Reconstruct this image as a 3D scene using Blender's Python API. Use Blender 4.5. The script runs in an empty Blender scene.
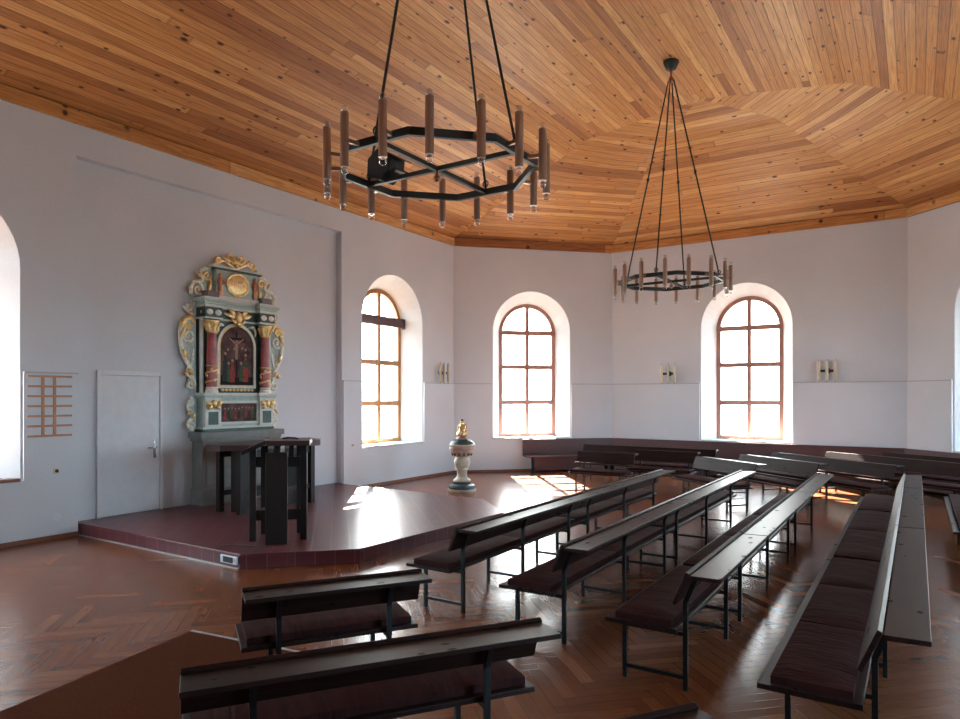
import bpy, bmesh, math, random
from mathutils import Vector, Matrix
random.seed(7)
PI = math.pi
scene = bpy.context.scene
COL = scene.collection

# ------------------------------------------------------------------ helpers
def link(o, parent=None):
    COL.objects.link(o)
    if parent is not None:
        o.parent = parent
    return o

def tag(o, label=None, cat=None, group=None, kind=None):
    if label: o['label'] = label
    if cat: o['category'] = cat
    if group: o['group'] = group
    if kind: o['kind'] = kind
    return o

def empty(name, loc, rz=0.0):
    o = bpy.data.objects.new(name, None)
    o.empty_display_size = 0.1
    o.location = loc
    o.rotation_euler = (0, 0, rz)
    return link(o)

class MB:
    """Collects shapes and links them as ONE mesh object."""
    def __init__(self):
        self.v = []; self.f = []; self.m = []; self.uv = {}
    def add(self, vs, fs, mi=0):
        b = len(self.v)
        self.v += [tuple(p) for p in vs]
        for f in fs:
            self.f.append(tuple(b + i for i in f)); self.m.append(mi)
        return b
    def box(self, x0, x1, y0, y1, z0, z1, mi=0):
        vs = [(x0,y0,z0),(x1,y0,z0),(x1,y1,z0),(x0,y1,z0),(x0,y0,z1),(x1,y0,z1),(x1,y1,z1),(x0,y1,z1)]
        self.add(vs, [(0,3,2,1),(4,5,6,7),(0,1,5,4),(1,2,6,5),(2,3,7,6),(3,0,4,7)], mi)
        return self
    def bar(self, a, b, w, h, mi=0, up=(0,0,1)):
        """square bar from a to b, w sideways, h along up"""
        a, b, up = Vector(a), Vector(b), Vector(up)
        d = (b - a).normalized()
        s = d.cross(up)
        if s.length < 1e-4: s = d.cross(Vector((0,1,0)))
        s.normalize(); u = s.cross(d).normalized()
        vs = []
        for p in (a, b):
            for i, j in ((-1,-1),(1,-1),(1,1),(-1,1)):
                vs.append(p + s*(i*w/2) + u*(j*h/2))
        self.add(vs, [(3,2,1,0),(4,5,6,7),(0,1,5,4),(1,2,6,5),(2,3,7,6),(3,0,4,7)], mi)
        return self
    def tube(self, pts, r, n=10, closed=False, mi=0):
        pts = [Vector(p) for p in pts]
        k = len(pts)
        rr = r if isinstance(r, (list, tuple)) else [r]*k
        rings = []
        prev = None
        for i, p in enumerate(pts):
            if closed:
                t = pts[(i+1) % k] - pts[i-1]
            else:
                t = pts[min(i+1, k-1)] - pts[max(i-1, 0)]
            t = t.normalized() if t.length > 1e-9 else Vector((0,0,1))
            if prev is None:
                ref = Vector((0,0,1)) if abs(t.z) < 0.9 else Vector((0,1,0))
                s = t.cross(ref).normalized()
            else:
                s = prev - t*prev.dot(t)
                s = s.normalized() if s.length > 1e-6 else t.orthogonal().normalized()
            prev = s
            u = t.cross(s)
            rings.append([p + (s*math.cos(2*PI*j/n) + u*math.sin(2*PI*j/n))*rr[i] for j in range(n)])
        vs = [q for g in rings for q in g]
        fs = []
        for i in range(k if closed else k-1):
            a, b = i*n, ((i+1) % k)*n
            for j in range(n):
                fs.append((a+j, a+(j+1) % n, b+(j+1) % n, b+j))
        if not closed:
            fs.append(tuple(range(n-1, -1, -1)))
            fs.append(tuple((k-1)*n + j for j in range(n)))
        self.add(vs, fs, mi)
        return self
    def lathe(self, prof, n=24, c=(0,0,0), mi=0, sy=1.0):
        cx, cy, cz = c
        vs, fs = [], []
        for r, z in prof:
            for j in range(n):
                vs.append((cx + r*math.cos(2*PI*j/n), cy + sy*r*math.sin(2*PI*j/n), cz + z))
        for i in range(len(prof)-1):
            for j in range(n):
                fs.append((i*n+j, i*n+(j+1) % n, (i+1)*n+(j+1) % n, (i+1)*n+j))
        fs.append(tuple(range(n-1, -1, -1)))
        fs.append(tuple((len(prof)-1)*n + j for j in range(n)))
        self.add(vs, fs, mi)
        return self
    def ball(self, c, r, n=12, mi=0, sx=1, sy=1, sz=1):
        k = max(5, n//2)
        vs, fs = [], []
        for i in range(1, k):
            a = PI*i/k
            for j in range(n):
                b = 2*PI*j/n
                vs.append((c[0]+sx*r*math.sin(a)*math.cos(b), c[1]+sy*r*math.sin(a)*math.sin(b), c[2]-sz*r*math.cos(a)))
        bot = len(vs); vs.append((c[0], c[1], c[2]-sz*r)); top = len(vs); vs.append((c[0], c[1], c[2]+sz*r))
        for i in range(k-2):
            for j in range(n):
                fs.append((i*n+j, i*n+(j+1) % n, (i+1)*n+(j+1) % n, (i+1)*n+j))
        for j in range(n):
            fs.append((bot, (j+1) % n, j)); fs.append((top, (k-2)*n+j, (k-2)*n+(j+1) % n))
        self.add(vs, fs, mi)
        return self
    def prism_xz(self, poly, y0, y1, mi=0):
        """polygon in x,z extruded along y"""
        n = len(poly)
        area = sum(poly[i][0]*poly[(i+1) % n][1] - poly[(i+1) % n][0]*poly[i][1] for i in range(n))
        if area < 0: poly = poly[::-1]
        vs = [(x, y0, z) for x, z in poly] + [(x, y1, z) for x, z in poly]
        fs = [tuple(range(n)), tuple(range(2*n-1, n-1, -1))]
        for i in range(n):
            j = (i+1) % n
            fs.append((i, i+n, j+n, j))
        self.add(vs, fs, mi)
        return self
    def prism_xy(self, poly, z0, z1, mi=0):
        n = len(poly)
        area = sum(poly[i][0]*poly[(i+1) % n][1] - poly[(i+1) % n][0]*poly[i][1] for i in range(n))
        if area < 0: poly = poly[::-1]
        vs = [(x, y, z0) for x, y in poly] + [(x, y, z1) for x, y in poly]
        fs = [tuple(range(n-1, -1, -1)), tuple(range(n, 2*n))]
        for i in range(n):
            j = (i+1) % n
            fs.append((i, j, j+n, i+n))
        self.add(vs, fs, mi)
        return self
    def mark(self, name):
        self.marks = getattr(self, 'marks', []); self.marks.append((name, len(self.v), len(self.f)))
    def build_marked(self, mat, parent, label=None):
        mk = self.marks + [(None, len(self.v), len(self.f))]
        for (nm, v0, f0), (_, v1, f1) in zip(mk, mk[1:]):
            b = MB(); b.add(self.v[v0:v1], [tuple(i-v0 for i in f) for f in self.f[f0:f1]])
            o = b.build(nm, mat, parent, smooth=True)
            if label: o['label'] = label
    def build(self, name, mats, parent=None, smooth=False, bevel=0, fix=False):
        me = bpy.data.meshes.new(name)
        me.from_pydata(self.v, [], self.f)
        mats = mats if isinstance(mats, (list, tuple)) else [mats]
        for m in mats: me.materials.append(m)
        me.polygons.foreach_set('material_index', self.m)
        if fix:
            bm = bmesh.new(); bm.from_mesh(me)
            bmesh.ops.recalc_face_normals(bm, faces=bm.faces); bm.to_mesh(me); bm.free()
        if smooth:
            me.polygons.foreach_set('use_smooth', [True]*len(me.polygons))
            try: me.set_sharp_from_angle(angle=math.radians(40))
            except Exception: pass
        me.update()
        o = bpy.data.objects.new(name, me)
        link(o, parent)
        if bevel:
            b = o.modifiers.new('bevel', 'BEVEL'); b.width = bevel; b.segments = 2
            b.limit_method = 'ANGLE'; b.angle_limit = math.radians(40)
        return o

# ------------------------------------------------------------------ materials
def new_mat(name):
    m = bpy.data.materials.new(name); m.use_nodes = True
    nt = m.node_tree
    return m, nt, nt.nodes['Principled BSDF']

def N(nt, kind, **kw):
    n = nt.nodes.new(kind)
    for k, v in kw.items():
        if k.startswith('_'): setattr(n, k[1:], v)
        else: n.inputs[k].default_value = v
    return n

def math_n(nt, op, a, b=None, c=None):
    n = nt.nodes.new('ShaderNodeMath'); n.operation = op
    for i, s in enumerate((a, b, c)):
        if s is None: continue
        if hasattr(s, 'is_linked') or hasattr(s, 'links'): nt.links.new(s, n.inputs[i])
        else: n.inputs[i].default_value = s
    return n.outputs[0]

def ramp(nt, fac, stops):
    n = nt.nodes.new('ShaderNodeValToRGB')
    el = n.color_ramp.elements
    el[0].position, el[0].color = stops[0][0], (*stops[0][1], 1)
    el[1].position, el[1].color = stops[-1][0], (*stops[-1][1], 1)
    for p, c in stops[1:-1]:
        e = el.new(p); e.color = (*c, 1)
    nt.links.new(fac, n.inputs[0])
    return n.outputs[0]

def mixc(nt, fac, a, b, mode='MIX'):
    n = nt.nodes.new('ShaderNodeMix'); n.data_type = 'RGBA'; n.blend_type = mode
    for sock, s in ((n.inputs[0], fac), (n.inputs[6], a), (n.inputs[7], b)):
        if hasattr(s, 'links'): nt.links.new(s, sock)
        elif isinstance(s, (int, float)): sock.default_value = s
        else: sock.default_value = (*s, 1)
    return n.outputs[2]

def simple(name, col, rough=0.5, metal=0.0, noise=0.12, scale=8.0, bump=0.0, spec=0.5, coord='Object', stretch=(1,1,1)):
    m, nt, bs = new_mat(name)
    tc = N(nt, 'ShaderNodeTexCoord')
    mp = N(nt, 'ShaderNodeMapping'); mp.inputs['Scale'].default_value = stretch
    nt.links.new(tc.outputs[coord], mp.inputs[0])
    nz = N(nt, 'ShaderNodeTexNoise', Scale=scale, Detail=4.0)
    nt.links.new(mp.outputs[0], nz.inputs['Vector'])
    d = tuple(max(0, c*(1-noise)) for c in col); l = tuple(min(1, c*(1+noise)) for c in col)
    nt.links.new(ramp(nt, nz.outputs['Fac'], [(0.3, d), (0.7, l)]), bs.inputs['Base Color'])
    bs.inputs['Roughness'].default_value = rough
    bs.inputs['Metallic'].default_value = metal
    bs.inputs['Specular IOR Level'].default_value = spec
    if bump:
        bp = N(nt, 'ShaderNodeBump', Strength=bump, Distance=0.01)
        nt.links.new(nz.outputs['Fac'], bp.inputs['Height']); nt.links.new(bp.outputs[0], bs.inputs['Normal'])
    return m

def plank_mat(name, width, c_dark, c_mid, c_light, knot, rough=0.45):
    """tongue and groove softwood boards; UV in metres, boards run along u"""
    m, nt, bs = new_mat(name)
    uvn = N(nt, 'ShaderNodeUVMap'); uvn.uv_map = 'UVMap'
    sp = N(nt, 'ShaderNodeSeparateXYZ'); nt.links.new(uvn.outputs[0], sp.inputs[0])
    u, v = sp.outputs[0], sp.outputs[1]
    vb = math_n(nt, 'DIVIDE', v, width)
    row = math_n(nt, 'FLOOR', vb)
    fr = math_n(nt, 'FRACT', vb)
    wn = N(nt, 'ShaderNodeTexWhiteNoise'); wn.noise_dimensions = '1D'; nt.links.new(row, wn.inputs['W'])
    us = math_n(nt, 'ADD', u, math_n(nt, 'MULTIPLY', wn.outputs['Value'], 9.0))
    ub = math_n(nt, 'DIVIDE', us, 7.3)
    seg = math_n(nt, 'FLOOR', ub)
    cb = N(nt, 'ShaderNodeCombineXYZ'); nt.links.new(row, cb.inputs[0]); nt.links.new(seg, cb.inputs[1])
    w2 = N(nt, 'ShaderNodeTexWhiteNoise'); w2.noise_dimensions = '2D'; nt.links.new(cb.outputs[0], w2.inputs['Vector'])
    base = ramp(nt, w2.outputs['Value'], [(0.0, c_dark), (0.3, c_mid), (0.65, c_mid), (1.0, c_light)])
    # grain, stretched along the board
    cg = N(nt, 'ShaderNodeCombineXYZ')
    nt.links.new(math_n(nt, 'MULTIPLY', us, 1.2), cg.inputs[0]); nt.links.new(math_n(nt, 'MULTIPLY', vb, 5.0), cg.inputs[1])
    nt.links.new(math_n(nt, 'MULTIPLY', w2.outputs['Value'], 30.0), cg.inputs[2])
    gr = N(nt, 'ShaderNodeTexNoise', Scale=1.6, Detail=5.0, Distortion=0.6); nt.links.new(cg.outputs[0], gr.inputs['Vector'])
    gfac = ramp(nt, gr.outputs['Fac'], [(0.35, (0.72, 0.66, 0.60)), (0.62, (1.08, 1.08, 1.08))])
    base = mixc(nt, 1.0, base, gfac, 'MULTIPLY')
    # knots
    ck = N(nt, 'ShaderNodeCombineXYZ')
    nt.links.new(math_n(nt, 'MULTIPLY', us, 3.6), ck.inputs[0]); nt.links.new(math_n(nt, 'MULTIPLY', v, 7.0), ck.inputs[1])
    vo = N(nt, 'ShaderNodeTexVoronoi', Scale=1.0, Randomness=1.0); nt.links.new(ck.outputs[0], vo.inputs['Vector'])
    sz = N(nt, 'ShaderNodeSeparateColor'); nt.links.new(vo.outputs['Color'], sz.inputs[0])
    thr = math_n(nt, 'MULTIPLY', math_n(nt, 'POWER', sz.outputs[0], 1.3), 0.27)
    kd = math_n(nt, 'DIVIDE', vo.outputs['Distance'], math_n(nt, 'ADD', thr, 0.012))
    kf = ramp(nt, kd, [(0.45, (1,1,1)), (1.0, (0,0,0))])
    base = mixc(nt, kf, base, knot)
    # grooves between boards and butt joints
    ed = math_n(nt, 'ABSOLUTE', math_n(nt, 'SUBTRACT', fr, 0.5))
    gv = ramp(nt, ed, [(0.450, (0,0,0)), (0.480, (1,1,1))])
    fe = math_n(nt, 'ABSOLUTE', math_n(nt, 'SUBTRACT', math_n(nt, 'FRACT', ub), 0.5))
    ge = ramp(nt, fe, [(0.4990, (0,0,0)), (0.4998, (0.5,0.5,0.5))])
    gm = mixc(nt, 1.0, gv, ge, 'LIGHTEN')
    base = mixc(nt, math_n(nt, 'MULTIPLY', gm, 0.72), base, tuple(c*0.22 for c in c_dark))
    nt.links.new(base, bs.inputs['Base Color'])
    bp = N(nt, 'ShaderNodeBump', Strength=0.35, Distance=0.006); bp.invert = True
    nt.links.new(gm, bp.inputs['Height']); nt.links.new(bp.outputs[0], bs.inputs['Normal'])
    bs.inputs['Roughness'].default_value = rough
    bs.inputs['Specular IOR Level'].default_value = 0.35
    return m

def plaster_mat(name, col):
    m, nt, bs = new_mat(name)
    tc = N(nt, 'ShaderNodeTexCoord')
    n1 = N(nt, 'ShaderNodeTexNoise', Scale=0.7, Detail=3.0); nt.links.new(tc.outputs['Object'], n1.inputs['Vector'])
    n2 = N(nt, 'ShaderNodeTexNoise', Scale=45.0, Detail=4.0); nt.links.new(tc.outputs['Object'], n2.inputs['Vector'])
    c = ramp(nt, n1.outputs['Fac'], [(0.3, tuple(x*0.95 for x in col)), (0.7, tuple(min(1, x*1.03) for x in col))])
    c = mixc(nt, 1.0, c, ramp(nt, n2.outputs['Fac'], [(0.3, (0.94,)*3), (0.7, (1.0,)*3)]), 'MULTIPLY')
    nt.links.new(c, bs.inputs['Base Color'])
    bp = N(nt, 'ShaderNodeBump', Strength=0.25, Distance=0.004)
    nt.links.new(n2.outputs['Fac'], bp.inputs['Height']); nt.links.new(bp.outputs[0], bs.inputs['Normal'])
    bs.inputs['Roughness'].default_value = 0.85; bs.inputs['Specular IOR Level'].default_value = 0.14
    return m

def parquet_mat():
    m, nt, bs = new_mat('herringbone parquet')
    at = N(nt, 'ShaderNodeAttribute'); at.attribute_name = 'plank'
    uvn = N(nt, 'ShaderNodeUVMap'); uvn.uv_map = 'UVMap'
    sp = N(nt, 'ShaderNodeSeparateXYZ'); nt.links.new(uvn.outputs[0], sp.inputs[0])
    base = ramp(nt, at.outputs['Fac'], [(0.0, (0.135, 0.040, 0.016)), (0.5, (0.180, 0.055, 0.021)), (0.88, (0.215, 0.071, 0.029)), (1.0, (0.30, 0.115, 0.053))])
    cg = N(nt, 'ShaderNodeCombineXYZ')
    nt.links.new(math_n(nt, 'MULTIPLY', sp.outputs[0], 0.5), cg.inputs[0]); nt.links.new(math_n(nt, 'MULTIPLY', sp.outputs[1], 4.0), cg.inputs[1])
    nt.links.new(math_n(nt, 'MULTIPLY', at.outputs['Fac'], 50.0), cg.inputs[2])
    gr = N(nt, 'ShaderNodeTexNoise', Scale=1.5, Detail=5.0); nt.links.new(cg.outputs[0], gr.inputs['Vector'])
    base = mixc(nt, 1.0, base, ramp(nt, gr.outputs['Fac'], [(0.3, (0.84,)*3), (0.7, (1.06,)*3)]), 'MULTIPLY')
    e = math_n(nt, 'ABSOLUTE', math_n(nt, 'SUBTRACT', sp.outputs[1], 0.5))
    g1 = ramp(nt, e, [(0.465, (0,0,0)), (0.49, (1,1,1))])
    e2 = math_n(nt, 'ABSOLUTE', math_n(nt, 'SUBTRACT', math_n(nt, 'DIVIDE', sp.outputs[0], 6.0), 0.5))
    g2 = ramp(nt, e2, [(0.494, (0,0,0)), (0.499, (1,1,1))])
    gm = mixc(nt, 1.0, g1, g2, 'LIGHTEN')
    base = mixc(nt, math_n(nt, 'MULTIPLY', gm, 0.6), base, (0.03, 0.011, 0.006))
    nt.links.new(base, bs.inputs['Base Color'])
    rz = ramp(nt, at.outputs['Fac'], [(0.0, (0.215,)*3), (1.0, (0.235,)*3)])
    nt.links.new(rz, bs.inputs['Roughness'])
    tc = N(nt, 'ShaderNodeTexCoord')
    nb = N(nt, 'ShaderNodeTexNoise', Scale=5.0, Detail=2.0); nt.links.new(tc.outputs['Object'], nb.inputs['Vector'])
    hh = math_n(nt, 'ADD', math_n(nt, 'MULTIPLY', nb.outputs['Fac'], 0.5), math_n(nt, 'MULTIPLY', at.outputs['Fac'], 0.25))
    hh = math_n(nt, 'SUBTRACT', hh, math_n(nt, 'MULTIPLY', gm, 0.4))
    bp = N(nt, 'ShaderNodeBump', Strength=0.18, Distance=0.004)
    nt.links.new(hh, bp.inputs['Height']); nt.links.new(bp.outputs[0], bs.inputs['Normal'])
    bs.inputs['Specular IOR Level'].default_value = 0.38
    return m

def tile_mat():
    m, nt, bs = new_mat('dark red quarry tiles')
    uvn = N(nt, 'ShaderNodeUVMap'); uvn.uv_map = 'UVMap'
    br = N(nt, 'ShaderNodeTexBrick', Scale=1.0)
    br.offset = 0.0
    br.inputs['Color1'].default_value = (0.125, 0.030, 0.032, 1); br.inputs['Color2'].default_value = (0.095, 0.022, 0.026, 1)
    br.inputs['Mortar'].default_value = (0.19, 0.095, 0.095, 1)
    br.inputs['Mortar Size'].default_value = 0.006; br.inputs['Brick Width'].default_value = 0.23; br.inputs['Row Height'].default_value = 0.23
    nt.links.new(uvn.outputs[0], br.inputs['Vector'])
    nt.links.new(br.outputs['Color'], bs.inputs['Base Color'])
    bp = N(nt, 'ShaderNodeBump', Strength=0.25, Distance=0.003); bp.invert = True
    nt.links.new(br.outputs['Fac'], bp.inputs['Height']); nt.links.new(bp.outputs[0], bs.inputs['Normal'])
    bs.inputs['Roughness'].default_value = 0.3
    return m

def bench_wood_mat():
    m, nt, bs = new_mat('dark stained bench wood')
    tc = N(nt, 'ShaderNodeTexCoord')
    mp = N(nt, 'ShaderNodeMapping'); mp.inputs['Scale'].default_value = (0.8, 14, 14)
    nt.links.new(tc.outputs['Object'], mp.inputs[0])
    oi = N(nt, 'ShaderNodeObjectInfo')
    ad = N(nt, 'ShaderNodeVectorMath'); ad.operation = 'ADD'
    cb = N(nt, 'ShaderNodeCombineXYZ'); nt.links.new(math_n(nt, 'MULTIPLY', oi.outputs['Random'], 60.0), cb.inputs[0])
    nt.links.new(mp.outputs[0], ad.inputs[0]); nt.links.new(cb.outputs[0], ad.inputs[1])
    nz = N(nt, 'ShaderNodeTexNoise', Scale=2.0, Detail=5.0, Distortion=0.4); nt.links.new(ad.outputs[0], nz.inputs['Vector'])
    c = ramp(nt, nz.outputs['Fac'], [(0.3, (0.011, 0.0050, 0.0045)), (0.7, (0.026, 0.011, 0.0095))])
    mk = N(nt, 'ShaderNodeMapping'); mk.inputs['Scale'].default_value = (5.5, 9.5, 9.5); nt.links.new(tc.outputs['Object'], mk.inputs[0])
    a2 = N(nt, 'ShaderNodeVectorMath'); a2.operation = 'ADD'; nt.links.new(mk.outputs[0], a2.inputs[0]); nt.links.new(cb.outputs[0], a2.inputs[1])
    vo = N(nt, 'ShaderNodeTexVoronoi', Scale=1.0); nt.links.new(a2.outputs[0], vo.inputs['Vector'])
    kc = N(nt, 'ShaderNodeSeparateColor'); nt.links.new(vo.outputs['Color'], kc.inputs[0])
    kf = ramp(nt, math_n(nt, 'DIVIDE', vo.outputs['Distance'], math_n(nt, 'ADD', math_n(nt, 'MULTIPLY', kc.outputs[0], 0.22), 0.02)), [(0.6, (1,1,1)), (1.1, (0,0,0))])
    c = mixc(nt, kf, c, (0.010, 0.006, 0.005))
    nt.links.new(c, bs.inputs['Base Color'])
    bs.inputs['Specular IOR Level'].default_value = 0.14
    rr = mixc(nt, kf, (0.42,)*3, (0.8,)*3)
    nt.links.new(rr, bs.inputs['Roughness'])
    bp = N(nt, 'ShaderNodeBump', Strength=0.12, Distance=0.003)
    nt.links.new(nz.outputs['Fac'], bp.inputs['Height']); nt.links.new(bp.outputs[0], bs.inputs['Normal'])
    return m

def cushion_mat():
    m, nt, bs = new_mat('dark brown seat cushion')
    tc = N(nt, 'ShaderNodeTexCoord')
    mp = N(nt, 'ShaderNodeMapping'); mp.inputs['Scale'].default_value = (12, 1.8, 1.8)
    nt.links.new(tc.outputs['Object'], mp.inputs[0])
    nz = N(nt, 'ShaderNodeTexNoise', Scale=2.2, Detail=3.0, Distortion=0.7); nt.links.new(mp.outputs[0], nz.inputs['Vector'])
    n2 = N(nt, 'ShaderNodeTexNoise', Scale=1.3, Detail=2.0); nt.links.new(tc.outputs['Object'], n2.inputs['Vector'])
    msk = ramp(nt, n2.outputs['Fac'], [(0.42, (0,0,0)), (0.62, (1,1,1))])
    h = math_n(nt, 'MULTIPLY', nz.outputs['Fac'], msk)
    nt.links.new(ramp(nt, nz.outputs['Fac'], [(0.3, (0.028, 0.009, 0.009)), (0.7, (0.044, 0.015, 0.014))]), bs.inputs['Base Color'])
    bp = N(nt, 'ShaderNodeBump', Strength=0.9, Distance=0.022)
    nt.links.new(h, bp.inputs['Height']); nt.links.new(bp.outputs[0], bs.inputs['Normal'])
    bs.inputs['Roughness'].default_value = 0.8; bs.inputs['Specular IOR Level'].default_value = 0.04
    return m

def glass_pane_mat():
    m, nt, bs = new_mat('window glass')
    out = nt.nodes['Material Output']
    tr = N(nt, 'ShaderNodeBsdfTransparent'); tr.inputs[0].default_value = (0.97, 0.985, 0.98, 1)
    gl = N(nt, 'ShaderNodeBsdfGlossy', Roughness=0.02)
    mx = N(nt, 'ShaderNodeMixShader'); mx.inputs[0].default_value = 0.05
    nt.links.new(tr.outputs[0], mx.inputs[1]); nt.links.new(gl.outputs[0], mx.inputs[2]); nt.links.new(mx.outputs[0], out.inputs[0])
    return m

def bulb_mat():
    m, nt, bs = new_mat('clear bulb glass')
    out = nt.nodes['Material Output']
    tr = N(nt, 'ShaderNodeBsdfTransparent'); tr.inputs[0].default_value = (0.86, 0.86, 0.86, 1)
    gl = N(nt, 'ShaderNodeBsdfGlossy', Roughness=0.08); gl.inputs[0].default_value = (0.9, 0.9, 0.9, 1)
    lw = N(nt, 'ShaderNodeLayerWeight', Blend=0.35)
    mx = N(nt, 'ShaderNodeMixShader'); nt.links.new(math_n(nt, 'MULTIPLY', lw.outputs['Facing'], 0.75), mx.inputs[0])
    nt.links.new(tr.outputs[0], mx.inputs[1]); nt.links.new(gl.outputs[0], mx.inputs[2]); nt.links.new(mx.outputs[0], out.inputs[0])
    return m

M = dict(
    wall=plaster_mat('lilac white plaster', (0.66, 0.675, 0.71)),
    reveal=plaster_mat('white limewash', (0.60, 0.60, 0.59)),
    ceil=plank_mat('varnished spruce boards', 0.138, (0.34, 0.120, 0.038), (0.57, 0.255, 0.082), (0.74, 0.40, 0.155), (0.075, 0.020, 0.008)),
    floor=parquet_mat(), tile=tile_mat(), bench=bench_wood_mat(), cushion=cushion_mat(),
    glass=glass_pane_mat(), bulb=bulb_mat(),
    frame_w=simple('red brown window frame', (0.42, 0.21, 0.16), 0.45, stretch=(4,4,1)),
    frame_o=simple('orange varnished window frame', (0.42, 0.19, 0.07), 0.45, stretch=(4,4,1)),
    skirt=simple('reddish skirting', (0.20, 0.07, 0.04), 0.4),
    steel=simple('black painted steel tube', (0.006, 0.007, 0.008), 0.45, noise=0.2, spec=0.3),
    iron=simple('dark green black iron', (0.016, 0.021, 0.021), 0.45, noise=0.2),
    bronze=simple('brown anodised tube', (0.40, 0.255, 0.19), 0.30, metal=0.6, noise=0.15, stretch=(1,1,0.2)),
    copper=simple('copper fitting', (0.45, 0.20, 0.12), 0.35, metal=0.8),
    brass=simple('brass', (0.55, 0.40, 0.20), 0.35, metal=0.8),
    chrome=simple('brushed chrome handle', (0.6, 0.6, 0.6), 0.25, metal=1.0, noise=0.05),
    white=simple('white paint', (0.66, 0.66, 0.69), 0.5, noise=0.04),
    cream=simple('cream enamel', (0.62, 0.53, 0.38), 0.4, noise=0.08),
    dark=simple('black plastic', (0.01, 0.01, 0.012), 0.5),
    darkwood=simple('almost black stained oak', (0.017, 0.010, 0.009), 0.45, noise=0.3, spec=0.3, stretch=(8,8,1), bump=0.15),
    darkwood_red=simple('reddish black table top', (0.05, 0.022, 0.022), 0.35, noise=0.25, stretch=(1,8,8)),
    wallbench=simple('dark plum brown bench panel', (0.085, 0.034, 0.034), 0.45, noise=0.2, stretch=(1,6,6)),
    slat=simple('orange pine slat', (0.48, 0.23, 0.12), 0.5),
    carpet=simple('brown needle felt carpet', (0.085, 0.032, 0.019), 1.0, noise=0.35, scale=160, bump=0.6, spec=0.0),
    trim_metal=simple('grey edging strip', (0.42, 0.38, 0.36), 0.4, metal=0.4),
    mint=simple('mint green altar paint', (0.40, 0.48, 0.43), 0.45, noise=0.12, scale=14),
    pale=simple('pale grey altar moulding', (0.62, 0.62, 0.56), 0.45, noise=0.1),
    dgreen=simple('dark green altar panel', (0.035, 0.07, 0.055), 0.45, noise=0.25),
    gold=simple('gilding', (0.74, 0.51, 0.23), 0.35, metal=0.6, noise=0.25, scale=20),
    oldgold=simple('silvered ornament', (0.72, 0.67, 0.56), 0.4, metal=0.1, noise=0.25, scale=20),
    red=simple('red marbled column', (0.30, 0.022, 0.02), 0.35, noise=0.45, scale=10),
    tile_plain=simple('dark red tile border', (0.11, 0.027, 0.029), 0.3),
    panelling=simple('added brown wood panelling', (0.16, 0.085, 0.05), 0.5, stretch=(6,6,0.6)),  # panelling invented for the unseen rear walls to cut fill light
    ledge=plaster_mat('greyed ledge plaster', (0.48, 0.465, 0.49)),
    stone=simple('painted stone plinth', (0.19, 0.19, 0.175), 0.6, noise=0.14, scale=6),
    stone_p=simple('pinkish stone plinth band', (0.20, 0.15, 0.145), 0.6, noise=0.14, scale=6),
    paint_bg=simple('dark oil painting ground', (0.11, 0.062, 0.062), 0.75, spec=0.15, noise=0.5, scale=7),
    paint_dark=simple('painted shadow', (0.02, 0.018, 0.02), 0.75, spec=0.15),
    paint_red=simple('painted red cloth', (0.30, 0.06, 0.05), 0.75, spec=0.15, noise=0.3, scale=30),
    paint_blue=simple('painted dark robe', (0.045, 0.05, 0.055), 0.75, spec=0.15, noise=0.3, scale=30),
    paint_green=simple('painted green cloth', (0.06, 0.11, 0.06), 0.75, spec=0.15, noise=0.3, scale=30),
    paint_skin=simple('painted flesh', (0.34, 0.22, 0.16), 0.75, spec=0.15, noise=0.2, scale=30),
    fontcream=simple('cream sandstone font', (0.50, 0.43, 0.33), 0.55, noise=0.15, scale=12, bump=0.1),
    fontpink=simple('pink painted band', (0.42, 0.24, 0.20), 0.55, noise=0.2, scale=12),
    fontred=simple('dark red festoon paint', (0.14, 0.045, 0.035), 0.5),
    fontgreen=simple('blue green painted stone', (0.04, 0.065, 0.065), 0.4, noise=0.3, scale=12),
)

# ------------------------------------------------------------------ room shell
CX = -3.59                    # the long axis of the hall
XL, XR = -10.15, 2.97
YA, YB = 14.4, 17.5
Ya, Yb = 0.9, -2.2
BX0, BX1 = -7.01, -0.17
ZE = 5.91                     # underside of the timber fascia
ZT = 6.12                     # where the boards start
WT = 0.62                     # wall thickness
PTS = [(XL,Ya),(XL,YA),(BX0,YB),(BX1,YB),(XR,YA),(XR,Ya),(BX1,Yb),(BX0,Yb)]
SILL, SPRING, RIN, ROUT = 0.87, 3.72, 1.07, 0.70
NICHE = (5.0, 10.33, 5.46)

def arch_loop(uc, sill, spring, r, n=24, rise=1.0):
    L = [(uc-r, sill), (uc+r, sill)]
    for i in range(n+1):
        a = PI*i/n
        L.append((uc + r*math.cos(a), spring + rise*r*math.sin(a)))
    return L

class Frame:
    """u along the wall, off outward (negative is into the room)"""
    def __init__(self, p, q):
        self.p = Vector((*p, 0)); self.d = (Vector((*q, 0)) - self.p); self.L = self.d.length; self.d.normalize()
        self.n = Vector((self.d.y, -self.d.x, 0))
    def P(self, u, z, off=0.0):
        r = self.p + self.d*u - self.n*off
        return Vector((r.x, r.y, z))
    def rz(self):             # rotation for a thing whose local -y faces the room
        return math.atan2(self.d.y, self.d.x)

def fill_loops(bm, loops):
    edges = []
    for lp in loops:
        for i in range(len(lp)):
            e = bm.edges.get((lp[i], lp[(i+1) % len(lp)])) or bm.edges.new((lp[i], lp[(i+1) % len(lp)]))
            edges.append(e)
    r = bmesh.ops.triangle_fill(bm, use_beauty=True, use_dissolve=False, edges=edges)
    return [g for g in r['geom'] if isinstance(g, bmesh.types.BMFace)]

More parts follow.
